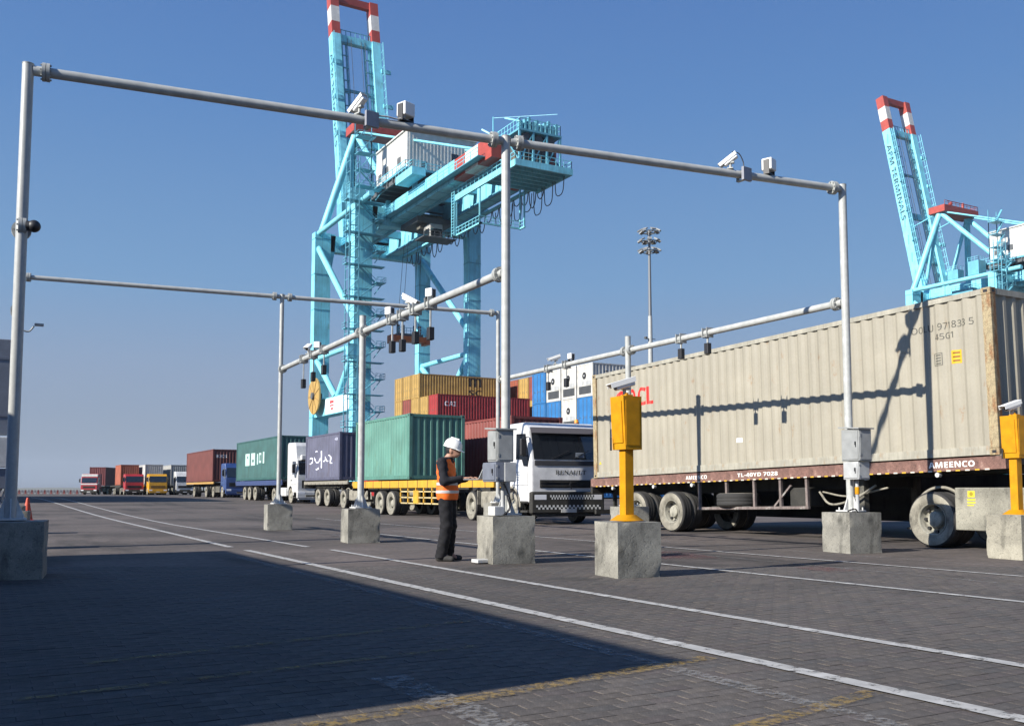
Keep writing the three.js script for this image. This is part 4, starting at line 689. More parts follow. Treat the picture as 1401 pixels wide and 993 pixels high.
// ---- trucks at the far end of the queue ----
{
  const red = mat([0.42, 0.03, 0.035], { map: 'mottle', r: 0.8, rough: 0.4 }), ye = mat([0.72, 0.36, 0.02], { map: 'mottle', r: 0.8, rough: 0.4 });
  tractor({ label: 'distant white truck beside the yellow truck', c: 25.8, a: 140, mat: M.white, H: 3.3 });
  trailer({ label: 'distant trailer behind the white truck', c: 25.7, front: 143.6, back: 156, wheels: [151, 152.4], mat: M.chassis });
  container({ label: 'distant pale grey container behind the white truck', col: C.grey, h: 2.9, pos: [25.7, 1.4 + 0.4, -149.8] });
  tractor({ label: 'distant bright yellow truck facing the yard', c: 22.2, a: 140, mat: ye, H: 2.9, slat: ye, bumper: ye, archMat: ye, slats: 3 });
  trailer({ label: 'distant trailer behind the yellow truck', c: 22.2, front: 143.6, back: 156, wheels: [151, 152.4], mat: ye });
  container({ label: 'distant white container behind the yellow truck', col: [0.55, 0.55, 0.53], h: 2.9, pos: [22.2, 1.4 + 0.4, -149.8] });
  tractor({ label: 'distant small red truck partly hidden by the yellow truck', c: 19.4, a: 142, mat: red, H: 2.9 });
  trailer({ label: 'distant trailer behind the small red truck', c: 19.3, front: 145.4, back: 157.8, wheels: [152, 153.4], mat: M.chassis });
  container({ label: 'distant orange red container behind the small red truck', col: C.orange, h: 2.9, len: 6.058, pos: [19.3, 1.4 + 0.4, -149.2] });
  // one turning out of the queue, at an angle
  const turn = -0.42, P = [15.3, 0.4, -160], rot = (o, z) => { o.rotation.order = 'YXZ'; o.rotation.y = turn; o.position.set(P[0] + Math.sin(turn) * z, o.position.y, P[2] + Math.cos(turn) * z); };
  const tr = tractor({ label: 'distant red and white truck turning out of the queue', c: 0, a: 160, mat: red, H: 3.2 }); rot(tr, 0);
  new B().bx(-1.2, 1.2, 2.72, 3.12, -0.62, -0.22, 0.05).bx(-1.22, 1.22, 1.5, 1.7, -0.1, 0.02).m('white_trim', M.baseWhite, tr);
  const tl = trailer({ label: 'distant trailer behind the turning red and white truck', c: 0, front: 163.6, back: 176, wheels: [171, 172.4], mat: M.chassis }); rot(tl, -9.8);
  const ct = container({ label: 'distant maroon container behind the turning red and white truck', col: C.maroon, h: 2.9, pos: [0, 1.4 + 0.4, -169] }); rot(ct, -9.8);
}
// ---- the truck standing left of the view, whose shadow lies across the foreground ----
{
  trailer({ label: 'trailer parked left of the gantry', c: -5.3, front: 3.6, back: 16.1, wheels: [12.4, 13.8], deck: 1.5, mat: M.oxideRail });
  container({ label: 'blue long container parked left of the gantry', col: C.blue, h: 2.896, pos: [-5.3, 1.52, -9.86] });
  tractor({ label: 'white tractor parked left of the gantry', c: -5.3, a: 0.1, mat: M.white, wb: 3.6, H: 3.0 });
}

// ---------- container stacks (length across the lanes) ----------
{
  PITCH = 0.36; DEEP = 0.05;
  const g0 = 0.4, HC = 2.896, pos = (c, a, tier) => [c + 6.096, g0 + (tier - 1) * (HC + 0.012) + 0.01, -(a + 1.22)], ry = Math.PI / 2;
  const put = (c, a, tier, col, label, more = {}) => container({ label, col, h: HC, ry, pos: pos(c, a, tier), ...more });
  const aA = i => 98.9 + 2.6 * i, aB = i => 67.9 + 2.6 * i;
  const under = [C.brown, C.blue, C.red, C.grey, C.green, C.yellow, C.maroon];
  let u = 0;
  for (let i = 0; i < 5; i++) for (let t = 1; t < 4; t++) { const k = u++ % 7; put(45.7, aA(i), t, under[k], ['brown', 'blue', 'red', 'grey', 'green', 'yellow', 'maroon'][k] + ' container in the lower tiers under the yellow stack', { group: 'lower tiers of the yellow stack' }); }
  const r = put(45.7, aA(0), 4, C.red, 'bright red container below the yellow container with black letters');
  sidePrint(r, 'white_lettering', print(256, 128, x => fit(x, 'CAI', 128, 68, 230, 110, 'bold 118px sans-serif', '#e6dcd8')), -5.35, -3.6, 1.45, 2.25);
  put(45.7, aA(1), 4, C.yellow, 'yellow container end directly behind the bright red container');
  put(45.7, aA(2), 4, C.yellow, 'yellow container directly under the one with black letters');
  put(45.7, aA(3), 4, C.brown, 'brown red container between yellow ones in the stack');
  put(45.7, aA(4), 4, C.yellow, 'yellow container behind the brown red one in the stack');
  const m = put(45.7, aA(2), 5, C.yellow, 'yellow container with black letters on top of the stack');
  sidePrint(m, 'black_lettering', print(256, 256, x => { fit(x, 'm', 128, 40, 220, 150, 'bold 220px sans-serif', '#1d1810'); fit(x, 'SC', 128, 196, 210, 90, 'bold 104px sans-serif', '#1d1810'); }), 0.2, 2.6, 0.3, 2.7);
  put(45.7, aA(3), 5, C.yellow, 'plain yellow container behind the lettered one on top of the stack');
  put(45.7, aA(4), 5, C.yellow, 'rearmost yellow container on top of the stack');
  // reefers and blue containers
  for (let i = 0; i < 4; i++) for (let t = 1; t < 3; t++) { const k = u++ % 3; put(46, aB(i), t, [C.blue, C.maroon, C.grey][k], ['blue', 'maroon', 'grey'][k] + ' container in the lower tiers under the reefers', { group: 'lower tiers of the reefer stack' }); }
  const rf = { mats: reeferMat, reefer: true };
  put(46, aB(0), 3, C.blue, 'blue container under the corner reefer next to the beige container');
  put(46, aB(1), 3, C.grey, 'white reefer under another white reefer', rf);
  put(46, aB(2), 3, C.blue, 'blue container under a white reefer in the middle of the stack');
  put(46, aB(3), 3, C.blue, 'blue container under the other blue container at the stack end');
  const gr = put(46, aB(0), 4, C.grey, 'white reefer with grey side on top next to the beige container', rf);
  sidePrint(gr, 'dark_lettering', print(256, 192, x => { fit(x, '1 P', 128, 56, 220, 80, 'bold 90px sans-serif', '#4c4c48'); fit(x, 'E', 70, 144, 60, 80, 'bold 80px sans-serif', '#4c4c48'); }), -5.0, -3.4, 1.3, 2.4);
  put(46, aB(1), 4, C.grey, 'white reefer on top beside the corner reefer', rf);
  put(46, aB(2), 4, C.grey, 'white reefer on top beside the blue container', rf);
  put(46, aB(3), 4, C.blue, 'blue container at the far end of the reefer top tier');
  // second bay behind
  for (let i = 0; i < 3; i++) for (let t = 1; t < 5; t++) { const k = u++ % 7; put(59.2, aA(i), t, under[k], ['brown', 'blue', 'red', 'grey', 'green', 'yellow', 'maroon'][k] + ' container in the bay behind the bright red one', { group: 'bay behind the bright red container' }); }
  put(59.2, aA(0), 5, C.brown, 'brown container on top of the bay behind the bright red one');
  put(59.2, aA(1), 5, C.yellow, 'yellow container on top of the bay behind the bright red one');
  put(59.2, aA(2), 5, C.orange, 'orange container on top of the bay behind the bright red one');
}
PITCH = 0.278; DEEP = 0.036;
// containers out of view to the left, whose long shadow crosses the far lanes
for (let i = 0; i < 4; i++) for (let t = 0; t < 4; t++) container({ label: ['brown', 'blue', 'grey', 'red'][(i + t) % 4] + ' container stacked left of the far lanes', col: [C.brown, C.blue, C.grey, C.red][(i + t) % 4], h: 2.9, pos: [-6.5, ground(72 + i * 12.5) - 0.0 + t * 2.91, -(70 + i * 12.5)], group: 'stack left of the far lanes' });

// ---------- light mast ----------
{
  const a = 95, c = 73.1, H = 33.4, t = T('light_mast', 'tall floodlight mast rising behind the beige container', 'light mast', [c, 0.4, -a]);
  new B().rod(V(0, 0, 0), V(0, H - 11, 0), 0.42, 12, 0.26).m('lower_pole', M.pole, t); new B().rod(V(0, H - 11, 0), V(0, H, 0), 0.22, 10, 0.15).m('upper_pole', mat([0.16, 0.17, 0.18], { rough: 0.5, metal: 0.3 }), t);
  for (let k = 0; k < 3; k++) {
    const y = H - 0.3 - k * 1.25; new B().add(new THREE.TorusGeometry(0.95, 0.06, 6, 20).rotateX(Math.PI / 2), new THREE.Matrix4().makeTranslation(0, y, 0)).rod(V(-0.95, y, 0), V(0.95, y, 0), 0.05, 6).rod(V(0, y, -0.95), V(0, y, 0.95), 0.05, 6).m('lamp_ring', M.steelDirty, t);
    for (let j = 0; j < 7; j++) { const an = j * 0.8976 + k * 0.4; new B().add(new THREE.BoxGeometry(0.6, 0.16, 0.55), new THREE.Matrix4().makeTranslation(Math.cos(an) * 1.2, y + 0.18, Math.sin(an) * 1.2).multiply(new THREE.Matrix4().makeRotationY(-an)).multiply(new THREE.Matrix4().makeRotationZ(-0.5))).m('floodlight', M.cabinet, t); }
  }
  for (const y of [13, 19.5]) new B().rod(V(-0.7, y, 0), V(0.7, y, 0.1), 0.05, 6).box(y > 15 ? -0.7 : 0.7, y + 0.1, 0, 0.3, 0.25, 0.3).m('bracket', M.steelDirty, t);
}

// ---------- ship to shore cranes ----------
const CB = mat([0.28, 0.8, 0.95], { map: 'streak', r: 0.09, rough: 0.5 }), CBd = mat([0.14, 0.44, 0.56], { map: 'mottle', r: 0.2, rough: 0.55 }), CR = mat([0.42, 0.07, 0.05], { map: 'mottle', r: 0.2, rough: 0.5 }), CW = mat([0.7, 0.69, 0.65], { map: 'mottle', r: 0.2, rough: 0.5 }), CG = mat([0.1, 0.11, 0.12], { map: 'mottle', r: 0.2, rough: 0.7 }), CGold = mat([0.5, 0.32, 0.09], { map: 'mottle', r: 0.2, rough: 0.5 });
const hub = new THREE.Vector3(60, 0, -166.7);
function crane(label, origin) {
  const t = T('quay_crane', label, 'crane', origin), K = (c, a, h) => V(c - hub.x, h, -a - hub.z), bxx = (b, c0, c1, a0, a1, h0, h1) => b.bx(c0 - hub.x, c1 - hub.x, h0, h1, -a1 - hub.z, -a0 - hub.z);
  const box = (name, m, c0, c1, a0, a1, h0, h1, parent = t) => bxx(new B(), c0, c1, a0, a1, h0, h1).m(name, m, parent);
  const LA = 166.7, WA = 190.9;
  const legs = [[60, LA], [60, WA], [83.6, LA], [83.6, WA]].map(([c, a], i) => {
    const b = new B(); const lw = i < 2 ? 3.4 : 2.7; bxx(b, c, c + lw, a, a + 2.2, 1.6, 54.4);
    const s = i < 2 ? 1 : -1, x = i < 2 ? c + 3.4 : c; b.add(new THREE.ExtrudeGeometry(new THREE.Shape([new THREE.Vector2(0, 0), new THREE.Vector2(0, 9), new THREE.Vector2((i < 2 ? 1.1 : 0.3) * s, 9), new THREE.Vector2((i < 2 ? 0.8 : 0.2) * s, 5)]), { depth: 2, bevelEnabled: false }), new THREE.Matrix4().makeTranslation(x - hub.x, 45.3, -(a + 2.1) - hub.z));
    const l = b.m('leg', CB, t); const r = new B(); for (let y = 8; y < 54; y += 7.5) bxx(r, c - 0.06, c + lw + 0.06, a - 0.06, a + 2.26, y, y + 0.16); r.m('stiffener', CBd, l); return l;
  });
  for (const c of [60, 83.6]) {
    box('sill_beam', CB, c + 0.3, c + 3.1, LA - 4, WA + 6, 1.7, 4.0); const bo = new B(); for (const a of [LA - 2, LA + 4, WA - 2, WA + 4]) { bxx(bo, c + 0.6, c + 2.8, a - 1.6, a + 1.6, 0.7, 1.7); for (const d of [-1, 1]) bo.rod(K(c + 0.9, a + d, 0.45), K(c + 2.5, a + d, 0.45), 0.45, 14); } bo.m('bogies', CG, t);
    box('tie_beam', CB, c + 0.4, c + 3.0, LA + 2.2, WA, 15.5, 18.9);
    const brace = (p, q, r = 0.62) => new B().rod(p, q, r, 14).m('brace', CB, t), x = c + 0.9;
    brace(K(x, WA + 1, 51.5), K(x, LA + 1, 31.5)); brace(K(x, WA, 27.7), K(x, LA + 2, 27.7), 0.5); brace(K(x, WA, 27.2), K(x, LA + 12.4, 18.9)); brace(K(x, LA + 2, 27.2), K(x, LA + 11, 18.9)); brace(K(x, WA + 1, 54.2), K(x, LA - 6, 54.4), 0.55);
  }
  for (const a of [LA + 0.1, WA + 0.1]) { box('cross_beam', CB, 63.4, 83.6, a, a + 2, 50.6, 54); box('portal_beam', CBd, 63.4, 83.6, a + 0.2, a + 1.8, 6.5, 9); }
  // girders
  for (const [c, s] of [[67, 1], [76.4, -1]]) {
    const g = box('girder', CB, c, c + 2.3, 139, 193.5, 51.4, 55.0); const r = new B(); for (let a = 141; a < 193; a += 4.5) bxx(r, c - 0.05, c + 2.35, a, a + 0.2, 51.36, 55.04); r.m('stiffener', CBd, g);
    for (const [m, a0, a1] of [[CR, 135, 139], [CW, 130.5, 135], [CR, 126, 130.5]]) box('girder_end', m, c + 0.01, c + 2.29, a0, a1, 51.5, 54.9);
    const wx = s > 0 ? c - 1.3 : c + 2.3; const w = box('walkway', CBd, wx, wx + 1.3, 128, 193, 52.0, 52.15); const rl = new B(); rl.rail([K(s > 0 ? wx : wx + 1.3, 128, 52.15), K(s > 0 ? wx : wx + 1.3, 193, 52.15)], 1.2, 2.5); rl.m('handrail', CB, w);
    box('trolley_rail', CBd, c + (s > 0 ? 2.3 : -0.5), c + (s > 0 ? 2.8 : 0), 128, 193, 51.0, 51.5);
  }
  const slab = new B(); for (let a = 142; a < 192; a += 7) bxx(slab, 69.3, 76.4, a, a + 1.2, 53.4, 54.8); slab.m('girder_tie', CBd, t);
  // festoon cable loops
  const rail2 = box('festoon_beam', CB, 79.2, 79.7, 130, 190, 50.6, 51.1);
  for (let k = 0; k < 22; k++) { const a = 131 + k * 2.6, d = 2.2 + 0.9 * Math.sin(k * 1.7); new B().path([K(79.45, a, 50.6), K(79.45, a + 0.35, 50.6 - d * 0.75), K(79.45, a + 1.15, 50.6 - d), K(79.45, a + 1.95, 50.6 - d * 0.75), K(79.45, a + 2.3, 50.6)], 0.09, 5, 14).m('festoon_loop', CG, rail2); }
  // machinery house
  const hs = box('machinery_house', CW, 66.2, 80, 157, 172.2, 58.2, 66); const rb = new B(); for (let c = 66.6; c < 80; c += 0.7) bxx(rb, c, c + 0.22, 156.94, 157, 58.3, 65.9); for (let a = 157.5; a < 172; a += 0.9) bxx(rb, 66.14, 66.2, a, a + 0.25, 58.3, 65.9); rb.m('cladding_rib', CW, hs);
  bxx(bxx(new B(), 65.9, 80.3, 156.7, 172.5, 66, 66.25), 70, 74, 160, 165, 66.25, 67.6).m('roof', CW, hs); for (const [a, h] of [[160, 60.5], [166, 60.5], [169.5, 60]]) box('louvre', CG, 66.09, 66.13, a, a + 1.5, h, h + 1.4, hs);
  box('house_door', CG, 69, 70.1, 156.9, 156.93, 58.3, 60.6, hs); box('house_window', M.glass, 75, 76.5, 156.9, 156.93, 61.5, 63, hs);
  const pf = box('house_platform', CBd, 64.6, 81.4, 154.2, 174.5, 57.7, 58.1); const jo = new B(); for (let a = 155; a < 174.5; a += 2.6) bxx(jo, 64.7, 81.3, a, a + 0.3, 56.9, 57.7); for (const c of [65, 70, 75.5, 80.6]) bxx(jo, c, c + 0.35, 154.3, 174.4, 56.7, 57.7); jo.m('joist', CG, pf);
  new B().rail([K(64.7, 174.4, 58.1), K(64.7, 154.3, 58.1), K(81.3, 154.3, 58.1), K(81.3, 174.4, 58.1)], 1.2, 2.0).m('handrail', CB, pf);
  for (const c of [68.2, 77.6]) for (const a of [158, 171]) box('house_support', CB, c - 0.4, c + 0.4, a - 0.4, a + 0.4, 55, 56.8);
  const lp = box('lower_platform', CB, 64.4, 67, 150.5, 158, 55.6, 57.0); new B().rail([K(64.4, 158, 57), K(64.4, 150.5, 57), K(67, 150.5, 57)], 1.1, 1.6).m('handrail', CB, lp);
  // rear end of the girders: hoist gear, platforms, ladders
  box('rear_machinery', CG, 70.4, 76.4, 123.10, 130.00, 52.0, 53.6); box('rear_motor', M.steelDirty, 70.5, 73.5, 123.60, 127.60, 50.2, 52); box('rear_motor', CBd, 74.2, 76.6, 124.60, 129.60, 50.4, 52); box('rear_motor', CR, 72.2, 74, 125.60, 128.60, 50.0, 51.3);
  { const fr = new B(); for (const c of [69.8, 72.2, 74.6, 77]) for (const a of [122.20, 126.40, 130.60]) fr.bar(K(c, a, 49.9), K(c, a, 55.2), 0.3); for (const a of [122.20, 130.60]) for (let k = 0; k < 3; k++) fr.bar(K(69.8 + k * 2.4, a, 50.2), K(72.2 + k * 2.4, a, 54.8), 0.16).bar(K(69.8 + k * 2.4, a, 52.6), K(72.2 + k * 2.4, a, 52.6), 0.2); for (const c of [69.8, 77]) fr.bar(K(c, 122.20, 50.2), K(c, 126.40, 54.8), 0.16).bar(K(c, 126.40, 54.8), K(c, 130.60, 50.2), 0.16); bxx(fr, 69.6, 77.2, 122.00, 130.80, 54.9, 55.2); fr.m('rear_frame', CBd, t); }
  { const w = new B(); for (const [c, a, h, r] of [[71.3, 122.50, 54.2, 0.7], [73.4, 122.50, 54.1, 0.7], [75.5, 122.50, 54.2, 0.7]]) w.rod(K(c, a, h), K(c, a + 1.2, h), r, 16); for (let k = 0; k < 9; k++) w.bar(K(70.2 + k * 0.75, 122.80, 50), K(70.6 + k * 0.75, 123.20, 53.9), 0.1); w.m('rope_sheave', CG, t); }
  { const cb = new B(); for (let k = 0; k < 10; k++) { const c = 70.2 + k * 0.7; bxx(cb, c, c + 0.4, 122.60, 123.60, 55.2, 56.6 + (k * 37 % 5) * 0.2); } cb.m('resistor_bank', CBd, t); }
  const rp = box('rear_platform', CBd, 68.5, 78.4, 121.10, 131.60, 49.6, 49.9); { const j = new B(); for (let a = 121.60; a < 131.60; a += 1.6) bxx(j, 68.6, 78.3, a, a + 0.25, 49.1, 49.6); bxx(j, 68.4, 68.75, 121.00, 142, 48.9, 49.9); bxx(j, 78.2, 78.5, 121.00, 131.60, 48.9, 49.9); bxx(j, 68.4, 78.5, 120.90, 121.20, 48.9, 49.9); j.m('joist', CB, rp); }
  new B().rail([K(68.5, 142, 49.9), K(68.5, 121.10, 49.9), K(78.4, 121.10, 49.9), K(78.4, 131.60, 49.9)], 1.2, 1.5).rail([K(69.8, 130.60, 55.2), K(69.8, 122.10, 55.2), K(77, 122.10, 55.2), K(77, 130.60, 55.2)], 1.6, 0.9).m('handrail', CB, rp);
  const lo = new B(); for (const [c, a] of [[68.6, 141.5], [68.6, 133], [76, 133], [76, 131.60]]) bxx(lo, c, c + 0.22, a, a + 0.22, 43, 50); bxx(lo, 68.6, 69, 132.8, 141.8, 43, 43.25); bxx(lo, 68.6, 76.2, 132.8, 133.1, 43, 43.25); bxx(lo, 75.9, 76.2, 131.40, 133.1, 43, 43.25); lo.rail([K(68.6, 141.7, 43.2), K(68.6, 133, 43.2), K(76, 133, 43.2), K(76, 131.60, 43.2)], 1.1, 1.3); for (let h = 43.5; h < 54; h += 0.5) lo.bar(K(68.3, 141.6, h), K(68.3, 142.6, h), 0.07); lo.bar(K(68.3, 141.6, 43), K(68.3, 141.6, 55.5), 0.12).bar(K(68.3, 142.6, 43), K(68.3, 142.6, 55.5), 0.12); lo.m('access_frame', CB, t);
  { const b = new B(); for (let k = 0; k < 7; k++) { const a = 122.60 + k * 3.3, d = 2.4 + (k % 3) * 0.7; b.path([K(78.0, a, 49.2), K(78.0, a + 0.5, 49.2 - d), K(78.0, a + 1.4, 49.2 - d - 0.3), K(78.0, a + 2.3, 49.2 - d), K(78.0, a + 2.7, 49.2)], 0.08, 5, 14); } b.m('cable_loops', CG, t); }
  new B().bar(K(72, 128.60, 55), K(69, 133, 58.4), 0.25).bar(K(75, 122.60, 56.5), K(72.5, 131.60, 60.5), 0.25).bar(K(70, 131, 55), K(70, 131, 60), 0.14).bar(K(70, 131, 59.8), K(76.8, 122.60, 58.8), 0.06).m('davit', CB, t);
  // apex frame and stays
  const apL = K(67.2, 187, 75.4), apR = K(78.6, 187, 75.4);
  for (const [ap, c, ca] of [[apL, 61.6, 67.9], [apR, 85.2, 77.6]]) {
    new B().rod(K(c, WA + 1, 54.2), ap, 0.8, 14).m('apex_leg', CB, t); new B().rod(ap, K(ca, 170, 58.2), 0.62, 12).m('back_stay', CB, t); new B().rod(ap.clone().add(V(0, 0.4, 0)), K(ca, 133, 55), 0.22, 8).m('long_stay', CB, t); new B().rod(ap, K(ca, 193, 56), 0.5, 10).m('apex_post', CB, t);
  }
  bxx(new B(), 65.9, 80.2, 184.6, 189.6, 75.2, 77).bar(K(67, 184.6, 78), K(80, 184.6, 78), 0.12).rod(K(70, 187, 77), K(72, 187, 78.6), 0.5).rod(K(77, 187, 77), K(77, 187, 79.4), 0.35).m('apex_platform', CR, t);
  { const rl = new B(); rl.rail([K(66, 184.6, 77), K(80, 184.6, 77), K(80, 189.5, 77)], 1.1, 1.6); rl.m('handrail', CR, t); }
  // raised boom
  const tilt = Math.atan(0.192), BA = (d, n = 0) => [193.6 + Math.sin(tilt) * d - Math.cos(tilt) * n, 54 + Math.cos(tilt) * d + Math.sin(tilt) * n], KB = (c, d, n = 0) => { const [a, h] = BA(d, n); return K(c, a, h); };
  const boom = new THREE.Group(); boom.name = 'boom'; t.add(boom);
  const seg = (name, c, d0, d1, m, w = 2.0, dp = 2.6) => new B().bar(KB(c, d0), KB(c, d1), w, dp).m(name, m, boom);
  for (const c of [67.6, 77.2]) {
    seg('boom_girder', c, 0, 50.5, CB); seg('boom_tip', c, 50.5, 53.6, CR, 1.98, 2.5); seg('boom_tip', c, 53.6, 57.6, CW, 1.98, 2.5); seg('boom_tip', c, 57.6, 61, CR, 1.98, 2.5);
    const rl = new B(); for (const o of [1.7, 2.9]) rl.bar(KB(c + (c < 70 ? 1 : -1) * o * 0.9, 1), KB(c + (c < 70 ? 1 : -1) * o * 0.9, 50), 0.42, 0.3); for (let d = 4; d < 50; d += 3.2) rl.bar(KB(c, d, 0.5), KB(c + (c < 70 ? 2.7 : -2.7), d, 0.5), 0.3, 0.2); rl.m('trolley_track', CBd, boom);
    const wk = new B(); const x = c + (c < 70 ? -1.0 : 1.1); for (let d = 2; d < 50; d += 2.0) wk.bar(KB(x, d, 1.3), KB(x, d, 2.6), 0.1); wk.bar(KB(x, 1, 2.5), KB(x, 50, 2.5), 0.12).bar(KB(x, 1, 1.9), KB(x, 50, 1.9), 0.09); for (let d = 7; d < 50; d += 9) wk.bar(KB(x - 0.4, d, 1.4), KB(x + 1.9, d, 1.4), 0.4, 0.9); wk.m('boom_walkway', CB, boom);
    for (let d = 6; d < 50; d += 5.2) new B().bar(KB(c - 1.05, d), KB(c + 1.05, d), 0.3, 2.66).m('boom_stiffener', CBd, boom);
  }
  for (const [d, m, w] of [[60.4, CR, 1.4], [50, CB, 1.6], [37, CBd, 0.5], [24, CB, 1.0], [11, CB, 1.0], [1, CB, 1.6]]) new B().bar(KB(67.6, d), KB(77.2, d), w, m === CBd ? 0.6 : 1.6).m('boom_cross_beam', m, boom);
  { const rl = new B(); for (let k = 0; k <= 8; k++) rl.bar(KB(67.8 + k * 1.15, 50.8, 0.6), KB(67.8 + k * 1.15, 52.2, 0.6), 0.14); rl.bar(KB(67.6, 52.1, 0.6), KB(77.2, 52.1, 0.6), 0.14).bar(KB(68, 61.2, 0.4), KB(77, 61.2, 0.4), 0.12); rl.m('boom_handrail', CBd, boom); }
  { const rp2 = new B(); for (const c of [70.3, 71.2, 73.6, 74.5]) rp2.bar(KB(c, 2, 0.8), KB(c, 50, 0.8), 0.08); rp2.m('boom_rope', CG, boom); }
  { const lt = new THREE.Group(); lt.name = 'boom_lettering'; boom.add(lt); const o = mesh('lettering_sheet', new THREE.PlaneGeometry(1, 1), print(1024, 96, x => fit(x, 'APM TERMINALS', 512, 52, 1000, 90, 'bold 92px sans-serif', '#1c3a4a')), lt); const p = KB(66.59, 46), q = KB(66.59, 22), mid = p.clone().add(q).multiplyScalar(0.5), ex = q.clone().sub(p).normalize(), ez = V(-1, 0, 0), ey = ez.clone().cross(ex); o.matrixAutoUpdate = false; o.matrix.makeBasis(ex, ey, ez).scale(V(24, 2.1, 1)).setPosition(mid); o.matrix.decompose(o.position, o.quaternion, o.scale); o.matrixAutoUpdate = true; }
  for (const c of [68.2, 77]) { new B().rod(K(c, 187, 76), KB(c, 20, 0.9), 0.16, 8).rod(KB(c, 20, 0.9), KB(c, 44, 0.9), 0.14, 8).m('fore_stay', CB, t); }
  // lift mast and stairs at the landside leg
  const st = new B(); for (const [c, a] of [[57.9, 163.8], [59.7, 163.8], [57.9, 165.8], [59.7, 165.8]]) st.bar(K(c, a, 2), K(c, a, 62), 0.16); for (let h = 3; h < 62; h += 2.0) { st.bar(K(57.9, 163.8, h), K(59.7, 163.8, h), 0.1).bar(K(57.9, 163.8, h), K(57.9, 165.8, h), 0.1).bar(K(57.9, 163.8, h), K(59.7, 163.8, h + 2), 0.08).bar(K(59.7, 163.8, h), K(59.7, 165.8, h), 0.1); } st.m('lift_mast', CBd, t);
  box('lift_cage', CB, 58.1, 59.6, 164, 165.6, 24.5, 27.2);
  for (let k = 0; k < 9; k++) {
    const h = 6 + k * 6, f = new B(); bxx(f, 57.6, 65.2, 164.7, 166.5, h, h + 0.14); f.rail([K(57.6, 166.4, h + 0.14), K(57.6, 164.7, h + 0.14), K(60.2, 164.7, h + 0.14)], 1.0, 1.2, 0.035);
    bxx(f, 63.4, 65.4, 164.6, 167.6, h + 3, h + 3.12); f.rail([K(63.6, 164.7, h + 3.1), K(65.4, 164.7, h + 3.1), K(65.4, 167.4, h + 3.1)], 1.0, 1, 0.035); f.bar(K(65.2, 166.5, h + 3), K(64, 167, h + 1.2), 0.15);
    f.bar(K(60.6, 165, h + 0.2), K(64, 165, h + 3), 0.6, 0.16).bar(K(64, 166, h + 3), K(60.6, 166, h + 6), 0.6, 0.16).bar(K(60.6, 164.7, h + 1.2), K(64, 164.7, h + 4), 0.07).bar(K(64, 166.3, h + 4), K(60.6, 166.3, h + 7), 0.07);
    f.m('stair_landing', CBd, t);
  }
  { const b = new B(); for (let k = 0; k < 4; k++) { const h = 57.5 + k * 3.2; bxx(b, 60.4, 63.8, 166.5, 168.6, h, h + 0.14); b.rail([K(60.4, 168.6, h), K(60.4, 166.5, h), K(63.8, 166.5, h)], 1.0, 1.1, 0.035); b.bar(K(60.8, 166.7, h), K(63.2, 166.7, h + 3.2), 0.5, 0.15); for (const c of [60.4, 63.7]) b.bar(K(c, 168.5, h - 3), K(c, 168.5, h + 3.2), 0.14); } b.m('upper_stairs', CBd, t); }
  for (const [c0, c1, a0, a1, h0, h1] of [[61, 64, 172, 175, 55, 58.6], [61.2, 63.6, 178, 181, 55, 57.4], [64, 66, 176, 182, 50.5, 52.6]]) { const e = box('equipment_box', CBd, c0, c1, a0, a1, h0, h1); new B().rail([K(c0, a1, h1), K(c0, a0, h1), K(c1, a0, h1)], 1, 1.2, 0.035).m('handrail', CB, e); }
  // cable reel and notice on the tie beam
  const rl = new B().add(new THREE.CylinderGeometry(3.7, 3.7, 0.3, 36).rotateZ(Math.PI / 2), new THREE.Matrix4().makeTranslation(59.2 - 60, 19.6, -187.3 - hub.z)).m('cable_reel', CGold, t); new B().rod(K(58.6, 187.3, 19.6), K(60.6, 187.3, 19.6), 0.7, 14).m('reel_hub', CG, rl); { const b = new B(); for (let k = 0; k < 9; k++) { const an = k * 0.698; b.bar(K(59.0, 187.3, 19.6), K(59.0, 187.3 + Math.cos(an) * 3.6, 19.6 + Math.sin(an) * 3.6), 0.1); } b.m('reel_spoke', mat([0.3, 0.19, 0.07], { rough: 0.6 }), rl); }
  { const m = print(512, 128, x => { x.fillStyle = '#d9e6e8'; x.fillRect(0, 0, 512, 128); x.fillStyle = '#b8484a'; x.fillRect(90, 20, 80, 26); x.fillRect(90, 56, 80, 14); x.fillRect(110, 82, 50, 18); x.strokeStyle = '#b9d2d6'; x.lineWidth = 5; for (let i = 0; i < 5; i++) x.strokeRect(230 + i * 54, 18, 46, 92); }); const o = decal('notice', m, 16, 3, t, [60.38 - 60, 17.2, -176 - hub.z], -Math.PI / 2); }
  for (const a of [LA - 0.2]) { const b = new B(); for (const h of [31, 45]) b.rail([K(60, a, h), K(64, a, h)], 1.1, 1); b.m('leg_platform_rail', CB, t); }
  return t;
}
crane('pale blue quay crane with raised boom and white machinery house', [60, 0.4, -166.7]);
crane('distant pale blue quay crane with raised boom beyond the beige container', [60 + 157.5, 0.4, -166.7 + 22.5]);
